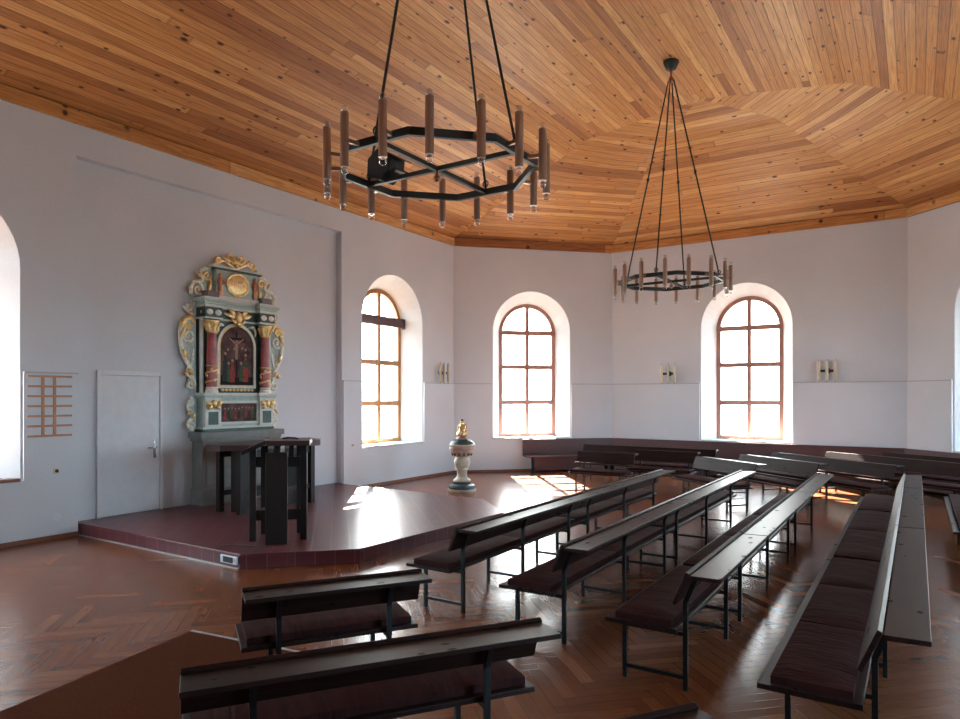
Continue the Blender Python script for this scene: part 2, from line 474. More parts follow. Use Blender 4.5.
def make_wall(name, fr, outline, holes):
    bm = bmesh.new()
    fo = [bm.verts.new(fr.P(u, z, 0)) for u, z in outline]
    bo = [bm.verts.new(fr.P(u, z, WT)) for u, z in outline]
    hf, hb = [], []
    for uc in holes:
        hf.append([bm.verts.new(fr.P(u, z, 0)) for u, z in arch_loop(uc, SILL, SPRING, RIN)])
        hb.append([bm.verts.new(fr.P(u, z, WT)) for u, z in arch_loop(uc, SILL+0.03, SPRING, ROUT)])
    fill_loops(bm, [fo]+hf); fill_loops(bm, [bo]+hb)
    n = len(fo)
    for i in range(n):
        bm.faces.new((fo[i], fo[(i+1) % n], bo[(i+1) % n], bo[i]))
    for a, b in zip(hf, hb):
        k = len(a)
        for i in range(k):
            f = bm.faces.new((a[i], a[(i+1) % k], b[(i+1) % k], b[i])); f.material_index = 1
    bmesh.ops.recalc_face_normals(bm, faces=bm.faces)
    me = bpy.data.meshes.new(name); bm.to_mesh(me); bm.free()
    me.materials.append(M['panelling'] if name.startswith('wall_rear') else M['wall']); me.materials.append(M['reveal'])
    o = bpy.data.objects.new(name, me); link(o)
    tag(o, kind='structure')
    return o

def dado(fr, parent, u0, u1, wins, name='dado', zt=2.33, th=0.035):
    """the lower wall stands a little proud of the upper wall"""
    poly = [(u0, 0), (u1, 0), (u1, zt)]
    for uc in sorted(wins, reverse=True):
        poly += [(uc+RIN+0.03, zt), (uc+RIN+0.03, SILL-0.01), (uc-RIN-0.03, SILL-0.01), (uc-RIN-0.03, zt)]
    poly += [(u0, zt)]
    bm = bmesh.new()
    a = [bm.verts.new(fr.P(u, z, -th)) for u, z in poly]; b = [bm.verts.new(fr.P(u, z, 0.01)) for u, z in poly]
    fill_loops(bm, [a]); fill_loops(bm, [b])
    for i in range(len(a)):
        j = (i+1) % len(a); bm.faces.new((a[i], a[j], b[j], b[i]))
    bmesh.ops.recalc_face_normals(bm, faces=bm.faces)
    me = bpy.data.meshes.new(name); bm.to_mesh(me); bm.free(); me.materials.append(M['wall'])
    o = bpy.data.objects.new(name, me); link(o, parent)
    o['kind'] = 'structure'
    mb = MB(); cuts = [u0]
    for uc in sorted(wins): cuts += [uc-RIN-0.03, uc+RIN+0.03]
    cuts.append(u1)
    for a_, b_ in zip(cuts[::2], cuts[1::2]):       # the thin ledge on top
        mb.bar(fr.P(a_, zt-0.008, -th-0.004), fr.P(b_, zt-0.008, -th-0.004), 0.028, 0.022)
    mb.build('dado_ledge', M['ledge'], o)['kind'] = 'structure'
    return o

FR = [Frame(PTS[i], PTS[(i+1) % 8]) for i in range(8)]
WN = ['wall_left', 'wall_apse_left', 'wall_apse', 'wall_apse_right', 'wall_right', 'wall_rear_right', 'wall_rear', 'wall_rear_left']
W1WIN = [3.20-Ya, 12.02-Ya]
WIN = [W1WIN, [FR[1].L/2-0.08], [FR[2].L/2+0.04], [FR[3].L/2], [YA-12.02, YA-3.2], [], [], [FR[7].L/2]]
walls = []
for i, fr in enumerate(FR):
    H = 6.35
    if i == 0:
        a, b, t = NICHE[0]-Ya, NICHE[1]-Ya, NICHE[2]
        out = [(0,-0.1),(a,-0.1),(a,t),(b,t),(b,-0.1),(fr.L,-0.1),(fr.L,H),(0,H)]
    else:
        out = [(0,-0.1),(fr.L,-0.1),(fr.L,H),(0,H)]
    w = make_wall(WN[i], fr, out, WIN[i]); walls.append(w)
    if i == 0:
        dado(fr, w, 0, a, [WIN[0][0]]); dado(fr, w, b+0.02, fr.L, [WIN[0][1]])
        mb = MB()                          # shallow recess behind the altar
        mb.box(XL-WT, XL-0.15, NICHE[0]-0.1, NICHE[1]+0.1, -0.1, NICHE[2]+0.1)
        mb.build('altar_recess', M['wall'], w)['kind'] = 'structure'
        mb = MB(); mb.box(XL-0.15, XL+0.036, NICHE[0]+0.01, NICHE[1]-0.01, -0.1, 0.17)
        mb.build('recess_step', M['tile_plain'], w)['kind'] = 'structure'
    elif i < 5:
        dado(fr, w, 0, fr.L, WIN[i])

# floor: one conformal grid, herringbone at 45 degrees to the walls
def build_floor():
    w, n = 0.1, 6
    c45 = math.cos(PI/4)
    def rot(a, b): return (CX + (a-b)*c45, 7.65 + (a+b)*c45)
    from math import floor
    K = 160
    def inside(x, y):
        m = 0.5
        if x < XL-m or x > XR+m or y < Yb-m or y > YB+m: return False
        for fr in FR:
            if (Vector((x, y, 0))-fr.p).dot(fr.n) < -0.45: return False
        return True
    vid, vs, fs, uvs, att = {}, [], [], [], []
    def V(i, j):
        if (i, j) not in vid:
            x, y = rot(i*w, j*w); vid[(i, j)] = len(vs); vs.append((x, y, 0.0))
        return vid[(i, j)]
    rnd = {}
    for i in range(-K, K):
        for j in range(-K, K):
            x, y = rot((i+.5)*w, (j+.5)*w)
            if not inside(x, y): continue
            k = (i-j) % (2*n)
            if k < n: key = ('h', i-k, j); q = k
            else: key = ('v', i, j-(2*n-1-k)); q = 2*n-1-k
            if key not in rnd: rnd[key] = random.betavariate(2, 2.2)
            fs.append((V(i, j), V(i+1, j), V(i+1, j+1), V(i, j+1)))
            if key[0] == 'h': uvs += [(q, 0), (q+1, 0), (q+1, 1), (q, 1)]
            else: uvs += [(q, 0), (q, 1), (q+1, 1), (q+1, 0)]
            att.append(rnd[key])
    me = bpy.data.meshes.new('floor'); me.from_pydata(vs, [], fs)
    ul = me.uv_layers.new(name='UVMap')
    ul.data.foreach_set('uv', [c for p in uvs for c in p])
    at = me.attributes.new('plank', 'FLOAT', 'FACE'); at.data.foreach_set('value', att)
    me.materials.append(M['floor']); me.update()
    o = bpy.data.objects.new('floor', me); link(o); tag(o, kind='structure')
build_floor()

# ceiling: a low timber vault with a polygonal end over the apse
def mir(p): return (p[0], 15.3-p[1], p[2])
def mix_(p): return (2*CX-p[0], p[1], p[2])
cA, cB = (XL, YA, ZT), (BX0, YB, ZT)
cK, cH, cQ = (-6.12, 13.68, 7.60), (-4.79, 14.66, 7.60), (CX, 13.45, 7.82)
cD, cC, cK2, cH2 = mix_(cA), mix_(cB), mix_(cK), mix_(cH)
def build_ceiling():
    panels = []              # (points, wall frame)
    def half(f, idx):
        A, B, C, D, K, H_, H2, K2, Q = [f(p) for p in (cA, cB, cC, cD, cK, cH, cH2, cK2, cQ)]
        panels.append(([A, B, H_], idx[0])); panels.append(([A, H_, K], idx[0])); panels.append(([K, H_, Q], idx[0]))
        panels.append(([B, C, H2, H_], idx[1])); panels.append(([H_, H2, Q], idx[1]))
        panels.append(([C, D, H2], idx[2])); panels.append(([D, K2, H2], idx[2])); panels.append(([K2, Q, H2], idx[2]))
    half(lambda p: p, (1, 2, 3)); half(mir, (7, 6, 5))
    panels.append(([cA, cK, mir(cK), mir(cA)], 0)); panels.append(([cK, cQ, mir(cQ), mir(cK)], 0))
    panels.append(([cD, mir(cD), mir(cK2), cK2], 4)); panels.append(([cK2, mir(cK2), mir(cQ), cQ], 0))
    mb = MB(); uvs = []
    for pts, i in panels:
        fr = FR[i]
        c = sum((Vector(p) for p in pts), Vector())/len(pts)
        nrm = (Vector(pts[1])-Vector(pts[0])).cross(Vector(pts[2])-Vector(pts[0]))
        if nrm.z > 0: pts = pts[::-1]
        mb.add(pts, [tuple(range(len(pts)))])
        for p in pts:
            q = Vector((p[0], p[1], 0))-fr.p
            uvs.append((q.dot(fr.d) + 31.7*i, q.dot(fr.n)*1.07 + 40.0))
    o = mb.build('ceiling', M['ceil']); tag(o, kind='structure')
    ul = o.data.uv_layers.new(name='UVMap'); ul.data.foreach_set('uv', [c for p in uvs for c in p])
    # the fascia under the boards
    for k, fr in enumerate(FR):
        mb = MB(); th = 0.05
        e = math.tan(PI/8)*th
        a = [fr.P(e, ZE, -th), fr.P(fr.L-e, ZE, -th), fr.P(fr.L-e, ZT-0.015, -th), fr.P(e, ZT-0.015, -th)]
        b = [fr.P(0, ZE, 0.02), fr.P(fr.L, ZE, 0.02), fr.P(fr.L, ZT-0.015, 0.02), fr.P(0, ZT-0.015, 0.02)]
        mb.add(a+b, [(0,1,2,3),(1,0,4,5),(3,2,6,7)])
        o = mb.build('trim_%d' % (k+1), M['ceil']); tag(o, kind='structure')
        ul = o.data.uv_layers.new(name='UVMap')
        base = 5.0*0.118*3 + k*0.0
        uu = [(k*13.1, .01), (k*13.1+fr.L, .01), (k*13.1+fr.L, .1), (k*13.1, .1)]
        ul.data.foreach_set('uv', [c for p in uu+uu+uu for c in (p[0], p[1]+0.138*(7*k+2))])
build_ceiling()

# skirting
for k in range(8):
    fr = FR[k]
    segs = [(0, fr.L)] if k else [(0, NICHE[0]-Ya), (NICHE[1]-Ya, fr.L)]
    mb = MB()
    for a, b in segs:
        pa, pb = fr.P(a, 0.03, -0.042), fr.P(b, 0.03, -0.042)
        mb.bar(pa, pb, 0.018, 0.06)
    if k == 0:
        pass
    o = mb.build('baseboard_%s' % WN[k][5:], M['skirt']); tag(o, kind='structure')

# windows
wn = 0
def make_window(fr, uc, mat, board=None, roller=False, name=None):
    global wn
    wn += 1
    OFF0, OFF1 = 0.46, 0.54
    r = 0.80; s = SILL+0.02
    t = 0.105
    def bar(mb, u0, u1, z0, z1, o0=OFF0, o1=OFF1):
        vs = [fr.P(u, z, o) for o in (o0, o1) for u, z in ((u0,z0),(u1,z0),(u1,z1),(u0,z1))]
        mb.add(vs, [(0,1,2,3),(7,6,5,4),(0,4,5,1),(1,5,6,2),(2,6,7,3),(3,7,4,0)])
    mb = MB()
    n = 28                                        # outer arched frame
    outer, inner = arch_loop(uc, s, SPRING, r, n), arch_loop(uc, s+t, SPRING, r-t, n)
    k = len(outer)
    vs = [fr.P(u, z, OFF0) for u, z in outer] + [fr.P(u, z, OFF0) for u, z in inner] + \
         [fr.P(u, z, OFF1) for u, z in outer] + [fr.P(u, z, OFF1) for u, z in inner]
    fs = []
    for i in range(k):
        j = (i+1) % k
        fs += [(i, j, k+j, k+i), (2*k+j, 2*k+i, 3*k+i, 3*k+j), (k+i, k+j, 3*k+j, 3*k+i), (j, i, 2*k+i, 2*k+j)]
    mb.add(vs, fs)
    top = SPRING+r-t
    bar(mb, uc-0.048, uc+0.048, s+t, top+0.02, OFF0-0.012, OFF1)
    for z in (1.83, 2.79):
        bar(mb, uc-r+t-0.01, uc+r-t+0.01, z-0.058, z+0.058, OFF0-0.004, OFF1)
    bar(mb, uc-r+0.02, uc+r-0.02, SPRING-0.06, SPRING+0.06, OFF0-0.03, OFF1)
    o = mb.build('window_%d' % wn, mat, fix=True); tag(o, kind='structure')
    lp = arch_loop(uc, s+t-0.02, SPRING, r-t+0.02, n)
    pm = MB(); kk = len(lp)
    vs = [fr.P(u, z, 0.497) for u, z in lp] + [fr.P(u, z, 0.503) for u, z in lp]
    pm.add(vs, [tuple(range(kk)), tuple(range(2*kk-1, kk-1, -1))] + [(i, i+kk, (i+1) % kk+kk, (i+1) % kk) for i in range(kk)])
    pm.build('window_pane', M['glass'], o, fix=True)
    sm = MB(); bar(sm, uc-RIN+0.02, uc+RIN-0.02, SILL-0.02, SILL+0.025, -0.06, 0.1)
    bar(sm, uc-0.9, uc+0.9, SILL+0.0, SILL+0.03, 0.1, OFF0)
    sm.build('window_sill', board or M['reveal'], o)
    if roller:                                    # a dark board hangs across the spring of the arch
        rm = MB(); bar(rm, uc-0.84, uc+0.84, SPRING-0.06, SPRING+0.15, OFF0-0.09, OFF0-0.03)
        bar(rm, uc+0.80, uc+0.84, SPRING-0.10, SPRING+0.15, OFF0-0.11, OFF0-0.02)
        rm.build('blind_box', M['wallbench'], o)
    # daylight comes in here: a sampling portal for the sky, it emits nothing of its own
    L = bpy.data.lights.new('sky_portal', 'AREA'); L.shape = 'RECTANGLE'; L.size = 1.8; L.size_y = 3.8
    L.cycles.is_portal = True
    p = fr.P(uc, (SILL+SPRING+r)/2, 0.60)
    po = bpy.data.objects.new('sky_portal', L); link(po)
    po.matrix_world = Matrix.Translation(p) @ Vector(fr.n).to_track_quat('-Z', 'Z').to_matrix().to_4x4()
    return o
make_window(FR[0], WIN[0][1], M['frame_o'], roller=True)
make_window(FR[1], WIN[1][0], M['frame_w'])
make_window(FR[2], WIN[2][0], M['frame_w'])
make_window(FR[3], WIN[3][0], M['frame_w'])
make_window(FR[0], WIN[0][0], M['frame_w'], board=M['skirt'])
for u in WIN[4]: make_window(FR[4], u, M['frame_w'])
make_window(FR[7], WIN[7][0], M['frame_w'])  # unseen rear window, added to brighten the altar recess jamb

# door in the altar recess
XN = XL-0.15
PF = 0.17                     # platform height
def make_door():
    y0, y1, z0, z1 = 5.42, 6.34, PF, 2.31
    mb = MB(); mb.box(XN-0.02, XN+0.028, y0, y1, z0+0.012, z1)
    d = mb.build('door_1', M['white'], bevel=0.003); tag(d, kind='structure')
    fm = MB()
    fm.box(XN-0.02, XN+0.045, y0-0.075, y0-0.006, z0, z1+0.075); fm.box(XN-0.02, XN+0.045, y1+0.006, y1+0.05, z0, z1+0.075)
    fm.box(XN-0.02, XN+0.045, y0-0.006, y1+0.006, z1+0.006, z1+0.075)
    fm.build('door_frame', M['white'], d, bevel=0.004)
    hm = MB(); yk = y1-0.085; zk = 1.18
    hm.box(XN+0.028, XN+0.036, yk-0.022, yk+0.022, zk-0.17, zk+0.10)
    hm.tube([(XN+0.03, yk, zk), (XN+0.085, yk, zk), (XN+0.09, yk-0.03, zk), (XN+0.09, yk-0.15, zk)], 0.011, 8)
    hm.build('door_handle', M['chrome'], d, smooth=True)
make_door()

# tiled altar platform
PLAT = [(XL+0.036, 5.03), (-6.58, 5.05), (-6.2, 5.42), (-5.62, 6.02), (-5.47, 9.1), (-6.5, 10.1), (XL+0.036, 10.28)]
def make_platform():
    root = empty('altar_platform', (-8.0, 7.6, 0))
    tag(root, 'low platform of dark red tiles under the altar', 'platform')
    loc = [(x+8.0, y-7.6) for x, y in PLAT]
    def expand(poly, d):
        c = (-0.2, 0.0); return [(x + (d if x > 1.3 else 0), y + (d if y > 0 and x > 1 else (-d if y < 0 and x > 1 else 0))) for x, y in poly]
    mb = MB(); mb.prism_xy(loc, 0.0, PF-0.03)
    o = mb.build('riser', M['tile'], root)
    def uvbox(o):
        me = o.data; ul = me.uv_layers.new(name='UVMap')
        for p in me.polygons:
            nn = p.normal
            for li in p.loop_indices:
                c = me.vertices[me.loops[li].vertex_index].co
                if abs(nn.z) > 0.7: uv = (c.x*0.7071-c.y*0.7071, c.x*0.7071+c.y*0.7071)
                else:
                    t = Vector((-nn.y, nn.x, 0)).normalized(); uv = (c.x*t.x + c.y*t.y, c.z+0.02)
                ul.data[li].uv = uv
    uvbox(o)
    mb = MB(); mb.prism_xy(expand(loc, 0.015), PF-0.03, PF)
    o = mb.build('tile_top', M['tile'], root, bevel=0.006); uvbox(o)
    # metal strip along the foot of the left edge
    mb = MB(); mb.bar((loc[0][0], loc[0][1]-0.02, 0.006), (loc[1][0], loc[1][1]-0.02, 0.006), 0.022, 0.012)
    mb.build('edging_strip', M['trim_metal'], root)['label'] = 'pale grey edging strip'
make_platform()

# ------------------------------------------------------------------ benches
def make_bench(L, frames, nc, label, loc, th, group=None, first=None):
    """sits facing local -y, long axis local x, rear legs on y = 0"""
    root = empty('bench', (loc[0], loc[1], 0), th)
    tag(root, label, 'bench', group)
    h = L/2
    mb = MB(); mb.box(-h, h, -0.55, -0.04, 0.395, 0.425); mb.build('seat_board', M['bench'], root, bevel=0.004)
    cl = (L-0.06)/nc
    for i in range(nc):                              # loose seat pads laid end to end
        x0 = -h+0.03+i*cl
        nx, ny = max(6, int(cl/0.09)), 5
        b = MB(); vs = []; rn = random.Random(int(L*100)+i*7+int(loc[0]*10))
        ph = rn.random()*6
        def z_at(u, v, top):
            e = min(u, 1-u)*cl/0.05; g = min(v, 1-v)*0.39/0.05
            edge = min(1, e)*min(1, g)
            return 0.486 - 0.018*(1-edge) + (0.004*math.sin(u*cl*23+ph+1.5*math.sin(v*4)))*edge
        for a in range(nx+1):
            for c in range(ny+1):
                u, v = a/nx, c/ny
                vs.append((x0+0.006+u*(cl-0.012), -0.485+v*0.40, z_at(u, v, 1)))
        fs = [(a*(ny+1)+c, (a+1)*(ny+1)+c, (a+1)*(ny+1)+c+1, a*(ny+1)+c+1) for a in range(nx) for c in range(ny)]
        nb = len(vs)
        rim = [a*(ny+1) for a in range(nx+1)] + [nx*(ny+1)+c for c in range(1, ny+1)] + [a*(ny+1)+ny for a in range(nx-1, -1, -1)] + [c for c in range(ny-1, 0, -1)]
        for idx in rim: vs.append((vs[idx][0], vs[idx][1], 0.425))
        k = len(rim)
        for q in range(k): fs.append((rim[(q+1) % k], rim[q], nb+q, nb+(q+1) % k))
        fs.append(tuple(nb+q for q in range(k-1, -1, -1)))
        b.add(vs, fs); b.build('cushion', M['cushion'], root, smooth=True)
    # leaning back plank
    b = MB(); a0, a1 = Vector((0, -0.070, 0.600)), Vector((0, 0.022, 0.822))
    d = (a1-a0).normalized(); nn = Vector((0, d.z, -d.y))*0.026
    vs = []
    for x in (-h, h):
        for p in (a0, a0+nn, a1+nn, a1): vs.append((x, p.y, p.z))
    b.add(vs, [(0,1,2,3),(7,6,5,4),(0,4,5,1),(1,5,6,2),(2,6,7,3),(3,7,4,0)])
    b.build('back_plank', M['bench'], root, bevel=0.003, fix=True)
    b = MB(); b.add([(x, y, z) for x in (-h, h) for y, z in ((0.050, 0.774), (0.250, 0.780), (0.250, 0.806), (0.050, 0.802))],
                    [(0,1,2,3),(7,6,5,4),(0,4,5,1),(1,5,6,2),(2,6,7,3),(3,7,4,0)])
    b.build('book_ledge', M['bench'], root, bevel=0.003, fix=True)
    for fx in frames:
        x = fx-h
        b = MB(); b.bar((x, -0.43, 0), (x, -0.43, 0.395), 0.03, 0.03); b.build('leg', M['steel'], root)
        b = MB()
        b.bar((x, 0, 0), (x, 0, 0.60), 0.03, 0.03); b.bar((x, -0.002, 0.592), (x, 0.072, 0.774), 0.03, 0.03)
        b.build('leg', M['steel'], root)
        b = MB(); b.bar((x, -0.415, 0.085), (x, -0.015, 0.085), 0.025, 0.025); b.build('stretcher', M['steel'], root)
        b = MB(); b.bar((x, -0.415, 0.381), (x, -0.015, 0.381), 0.026, 0.026); b.build('seat_bearer', M['steel'], root)
    return root

R90 = -PI/2
def row_bench(x, y0, y1, ys, nc, label, group=None):
    # local +x points to world -y in these rows
    L = y1-y0; c = (y0+y1)/2
    fr = [y1-y for y in ys]
    make_bench(L, fr, nc, label, (x, c), R90, group)

G = 'long benches facing the altar'
row_bench(-3.50, 4.97, 7.76, (5.12, 6.24, 7.36), 2, 'near bench of the row closest to the altar, red brown cushions', G)
row_bench(-3.50, 7.78, 10.80, (7.92, 9.18, 10.45), 2, 'far bench of the row closest to the altar, ending at the apse benches', G)
row_bench(-2.39, 4.83, 7.80, (4.94, 6.27, 7.52), 2, 'near bench of second row from altar, its end behind the front-most short bench', G)
row_bench(-2.39, 7.82, 11.35, (7.97, 9.32, 10.74), 2, 'far bench of second row from altar, its pale ledge ending at the angled benches', G)
row_bench(-1.32, 4.53, 6.16, (4.61, 5.77), 1, 'short near bench of third row, blue grey ledge and bare wide seat end', G)
row_bench(-1.32, 6.18, 9.26, (6.29, 7.60, 8.96), 2, 'middle bench of third row, between two other benches in line', G)
row_bench(-1.32, 9.28, 11.55, (9.54, 11.15), 2, 'far bench of third row, its ledge end touching the angled benches', G)
row_bench(-0.19, 3.94, 7.26, (4.2, 5.6, 6.95), 3, 'nearest bench of the right-hand row, wide wrinkled brown cushions at lower right', G)
row_bench(-0.19, 7.28, 10.42, (7.5, 8.85, 10.2), 2, 'middle bench of the right-hand row, knotty blue grey ledge', G)
row_bench(-0.19, 10.44, 12.15, (10.6, 11.95), 1, 'short far bench ending the right-hand row', G)
row_bench(0.90, 9.55, 12.85, (9.75, 11.2, 12.65), 2, 'bench at the right picture edge with only its seat side showing', G)

def ridge_bench(p, q, frames_in, nc, label, group=None, face=None):
    """p, q: ends of the back ridge on plan; sits toward 'face'"""
    p, q = Vector((*p, 0)), Vector((*q, 0)); d = q-p; L = d.length; d.normalize()
    n = Vector((d.y, -d.x, 0))                 # local -y when local x runs p to q
    if n.dot(Vector((*face, 0))) < 0: p, q = q, p; d = -d; n = -n
    c = (p+q)/2 + n*0.02
    nf = 3 if L > 2.4 else 2
    fr = [frames_in + i*(L-2*frames_in)/(nf-1) for i in range(nf)]
    make_bench(L, fr, nc, label, (c.x, c.y), math.atan2(d.y, d.x), group)

G2 = 'benches set at an angle under the apse windows'
fc = (-0.6, -0.78)
ridge_bench((-3.65, 13.45), (-2.33, 12.42), 0.22, 1, 'leftmost and smallest of the angled benches below the right apse window', G2, fc)
ridge_bench((-3.02, 14.40), (-1.44, 13.10), 0.25, 1, 'second angled bench from the left, below the middle of right apse window', G2, fc)
ridge_bench((-2.56, 15.28), (-0.30, 13.42), 0.25, 2, 'long angled bench crossing the picture below the right sconce', G2, fc)
ridge_bench((-1.62, 16.08), (1.20, 14.03), 0.25, 2, 'angled bench with a sunlit white left end of its back', G2, fc)
ridge_bench((-0.60, 16.52), (1.00, 15.42), 0.2, 1, 'reddish angled bench at far right, closest to the wall', G2, fc)
G3 = 'benches left under the apse windows'
ridge_bench((-6.12, 13.32), (-4.85, 13.34), 0.16, 1, 'short bench with pale sunlit seat edge, right of the baptismal font', G3, (0, -1))
ridge_bench((-5.25, 14.30), (-3.85, 14.34), 0.18, 1, 'short dark bench just behind the sunlit one in the apse', G3, (0, -1))
ridge_bench((-6.85, 15.25), (-3.70, 15.25), 0.2, 2, 'long dark bench standing in front of the plum wall bench', G3, (0, -1))

G4 = 'short benches nearest the camera'
f4 = (-0.83, 0.56)
ridge_bench((-3.485, 2.69), (-2.85, 3.66), 0.22, 1, 'short bench with brown cushion, in front of the tiled platform', G4, f4)
ridge_bench((-2.68, 1.75), (-1.69, 3.20), 0.3, 1, 'dark short bench spanning the bottom of the picture, seen from behind', G4, f4)
ridge_bench((-1.66, 1.26), (-0.72, 2.64), 0.3, 1, 'bench of which only a ledge corner shows at bottom edge', G4, f4)

# bench built along the apse walls
def wall_bench(fr, u0, u1, label, nl, ml, mr):
    L = u1-u0
    c = fr.P((u0+u1)/2, 0, 0)
    root = empty('wall_bench', c, fr.rz())
    tag(root, label, 'bench', 'plum brown benches along the apse walls')
    h = L/2; T = math.tan(PI/8)
    def slab(name, d0, d1, z0, z1, bev, ins=0.0):
        poly = [(-h+ins+(d0*T if ml else 0), -d0), (h-ins-(d0*T if mr else 0), -d0), (h-ins-(d1*T if mr else 0), -d1), (-h+ins+(d1*T if ml else 0), -d1)]
        mb = MB(); mb.prism_xy(poly, z0, z1); mb.build(name, M['wallbench'], root, bevel=bev)
    slab('back_panel', 0.11, 0.15, 0.44, 0.835, 0.004); slab('top_rail', 0.10, 0.165, 0.835, 0.86, 0.004)
    slab('seat', 0.11, 0.58, 0.405, 0.44, 0.006); slab('front_panel', 0.43, 0.46, 0.06, 0.405, 0.004, 0.04 if ml else 0.22)
    for i in range(nl):
        x = -h+0.26+i*(L-0.52)/(nl-1)
        mb = MB(); mb.box(x-0.025, x+0.025, -0.43, -0.12, 0.0, 0.405); mb.build('leg', M['dark'], root)
wall_bench(FR[1], 1.84, FR[1].L-0.004, 'plum brown panelled bench under the left apse window', 3, False, True)
wall_bench(FR[2], 0.004, FR[2].L-0.004, 'long plum brown panelled bench along the wall with right apse window', 6, True, True)
wall_bench(FR[3], 0.004, FR[3].L-0.4, 'plum brown wall bench in the right corner of the apse', 4, True, False)

# ------------------------------------------------------------------ chandeliers
def make_chandelier(y, zr, ztop, label, seed):
    root = empty('chandelier', (CX, y, zr))
    tag(root, label, 'chandelier', 'wheel chandeliers on the hall axis')
    R = 0.90
    V = [Vector((R*math.cos(PI/8+k*PI/4), R*math.sin(PI/8+k*PI/4), 0)) for k in range(8)]
    mb = MB()
    for k in range(8):                              # flat iron ring
        a, b = V[k], V[(k+1) % 8]
        i = 0.955
        vs = []
        for s in (1.0, i):
            for p in (a*s, b*s):
                vs += [(p.x, p.y, -0.032), (p.x, p.y, 0.032)]
        mb.add(vs, [(0,2,3,1),(5,7,6,4),(1,3,7,5),(4,6,2,0)])
    mb.build('ring', M['iron'], root, fix=True)
    ap = R*math.cos(PI/8)
    for ang in (0, PI/2):
        dd = Vector((math.cos(ang), math.sin(ang), 0))
        mb = MB(); mb.bar(dd*(-ap), dd*ap, 0.04, 0.04 if ang == 0 else 0.038); mb.build('crossbar', M['iron'], root)
    mb = MB(); mb.ball((0, 0, -0.085), 0.035, 14); mb.tube([(0,0,-0.06), (0,0,-0.02)], 0.016); mb.build('finial', M['copper'], root, smooth=True)
    # sixteen lamp tubes, bulbs above and below
    for k in range(8):
        a, b = V[k], V[(k+1) % 8]
        for f in (0.25, 0.75):
            p = a.lerp(b, f); n = Vector((p.x, p.y, 0)).normalized(); q = p + n*0.125
            mb = MB()
            mb.lathe([(0.020, -0.215), (0.034, -0.215), (0.034, 0.215), (0.020, 0.215)], 14, (q.x, q.y, 0))
            mb.bar(p*0.97, q, 0.03, 0.03)
            t = mb.build('lamp_tube', M['bronze'], root, smooth=True)
            for sgn in (-1, 1):
                bb = MB(); bb.ball((q.x, q.y, sgn*0.245), 0.031, 12)
                bb.lathe([(0.014, sgn*0.214), (0.016, sgn*0.23)] if sgn > 0 else [(0.016, -0.23), (0.014, -0.214)], 10, (q.x, q.y, 0))
                bb.build('bulb', M['bulb'], t, smooth=True)
    # rods to the ceiling rose
    zc = ztop-zr
    for ang in (0, PI/2, PI, 1.5*PI):
        dd = Vector((math.cos(ang), math.sin(ang), 0))
        p0 = dd*ap*0.98 + Vector((0, 0, 0.02)); p1 = dd*0.045 + Vector((0, 0, zc-0.30))
        mb = MB(); mb.tube([p0, p1], 0.0125, 8)
        pm = p0.lerp(p1, 0.52); mb.ball(pm, 0.026, 10, sz=1.5)
        pe = p0.lerp(p1, 0.012)
        mb.tube([pe+Vector((0.03*math.cos(a)*abs(dd.x)+0.03*math.cos(a)*abs(dd.y), 0, 0.03*math.sin(a)+0.02)) for a in [2*PI*j/12 for j in range(12)]], 0.007, 6, closed=True)
        mb.build('suspension_rod', M['iron'], root, smooth=True)
    mb = MB(); mb.lathe([(0.025, zc-0.34), (0.06, zc-0.31), (0.045, zc-0.27), (0.02, zc-0.25), (0.022, zc-0.12)], 16); mb.build('collar', M['copper'], root, smooth=True)
    mb = MB(); mb.lathe([(0.05, zc-0.14), (0.085, zc-0.12), (0.13, zc-0.02), (0.135, zc+0.012)], 20); mb.build('ceiling_rose', M['iron'], root, smooth=True)
    return root
make_chandelier(4.84, 4.02, 7.80, 'large wheel chandelier nearest the camera with black fixture on its ring', 1)
make_chandelier(11.66, 3.99, 7.80, 'farther wheel chandelier hanging complete in front of the apse wall', 2)

def make_spotlight():
    root = empty('spotlight', (CX-0.62, 4.90-0.12, 4.0))
    root.location = (-4.20, 4.84, 4.02)
    tag(root, 'black boxy fixture mounted on crossbar of the near chandelier', 'spotlight')
    mb = MB()
    bm_pts = [(-0.13, -0.04), (0.02, -0.10), (0.14, -0.02), (0.16, 0.12), (0.0, 0.20), (-0.12, 0.12)]
    mb.prism_xz(bm_pts, -0.11, 0.11)
    o = mb.build('housing', M['dark'], root, bevel=0.012); o.location = (0, 0, 0.08)
    mb = MB(); mb.box(-0.03, 0.03, -0.02, 0.02, 0.018, 0.05); mb.build('clamp', M['steel'], root)
    mb = MB(); mb.box(0.13, 0.20, -0.10, 0.10, 0.055, 0.075); mb.bar((0.13, 0, 0.20), (0.24, 0, 0.15), 0.2, 0.008)
    mb.build('hood', M['dark'], root)
make_spotlight()

# ------------------------------------------------------------------ wall sconces
def make_sconce(fr, u, label):
    c = fr.P(u, 2.58, 0)
    root = empty('wall_sconce', c, fr.rz()); tag(root, label, 'sconce', 'brass tube wall sconces')
    for x in (-0.17, 0, 0.17):
        mb = MB(); mb.lathe([(0.018, -0.225), (0.033, -0.225), (0.033, 0.225), (0.018, 0.225)], 14, (x, -0.13, 0))
        t = mb.build('lamp_tube', M['cream'], root, smooth=True)
        for s in (-1, 1):
            bb = MB(); bb.ball((x, -0.13, s*0.245), 0.024, 10); bb.build('bulb', M['bulb'], t, smooth=True)
    mb = MB(); mb.bar((-0.19, -0.09, 0), (0.19, -0.09, 0), 0.03, 0.06)
    mb.bar((0, -0.09, 0), (0, -0.02, 0), 0.03, 0.035); mb.box(-0.05, 0.05, -0.025, 0.0, -0.06, 0.06)
    mb.build('bracket', M['iron'], root)
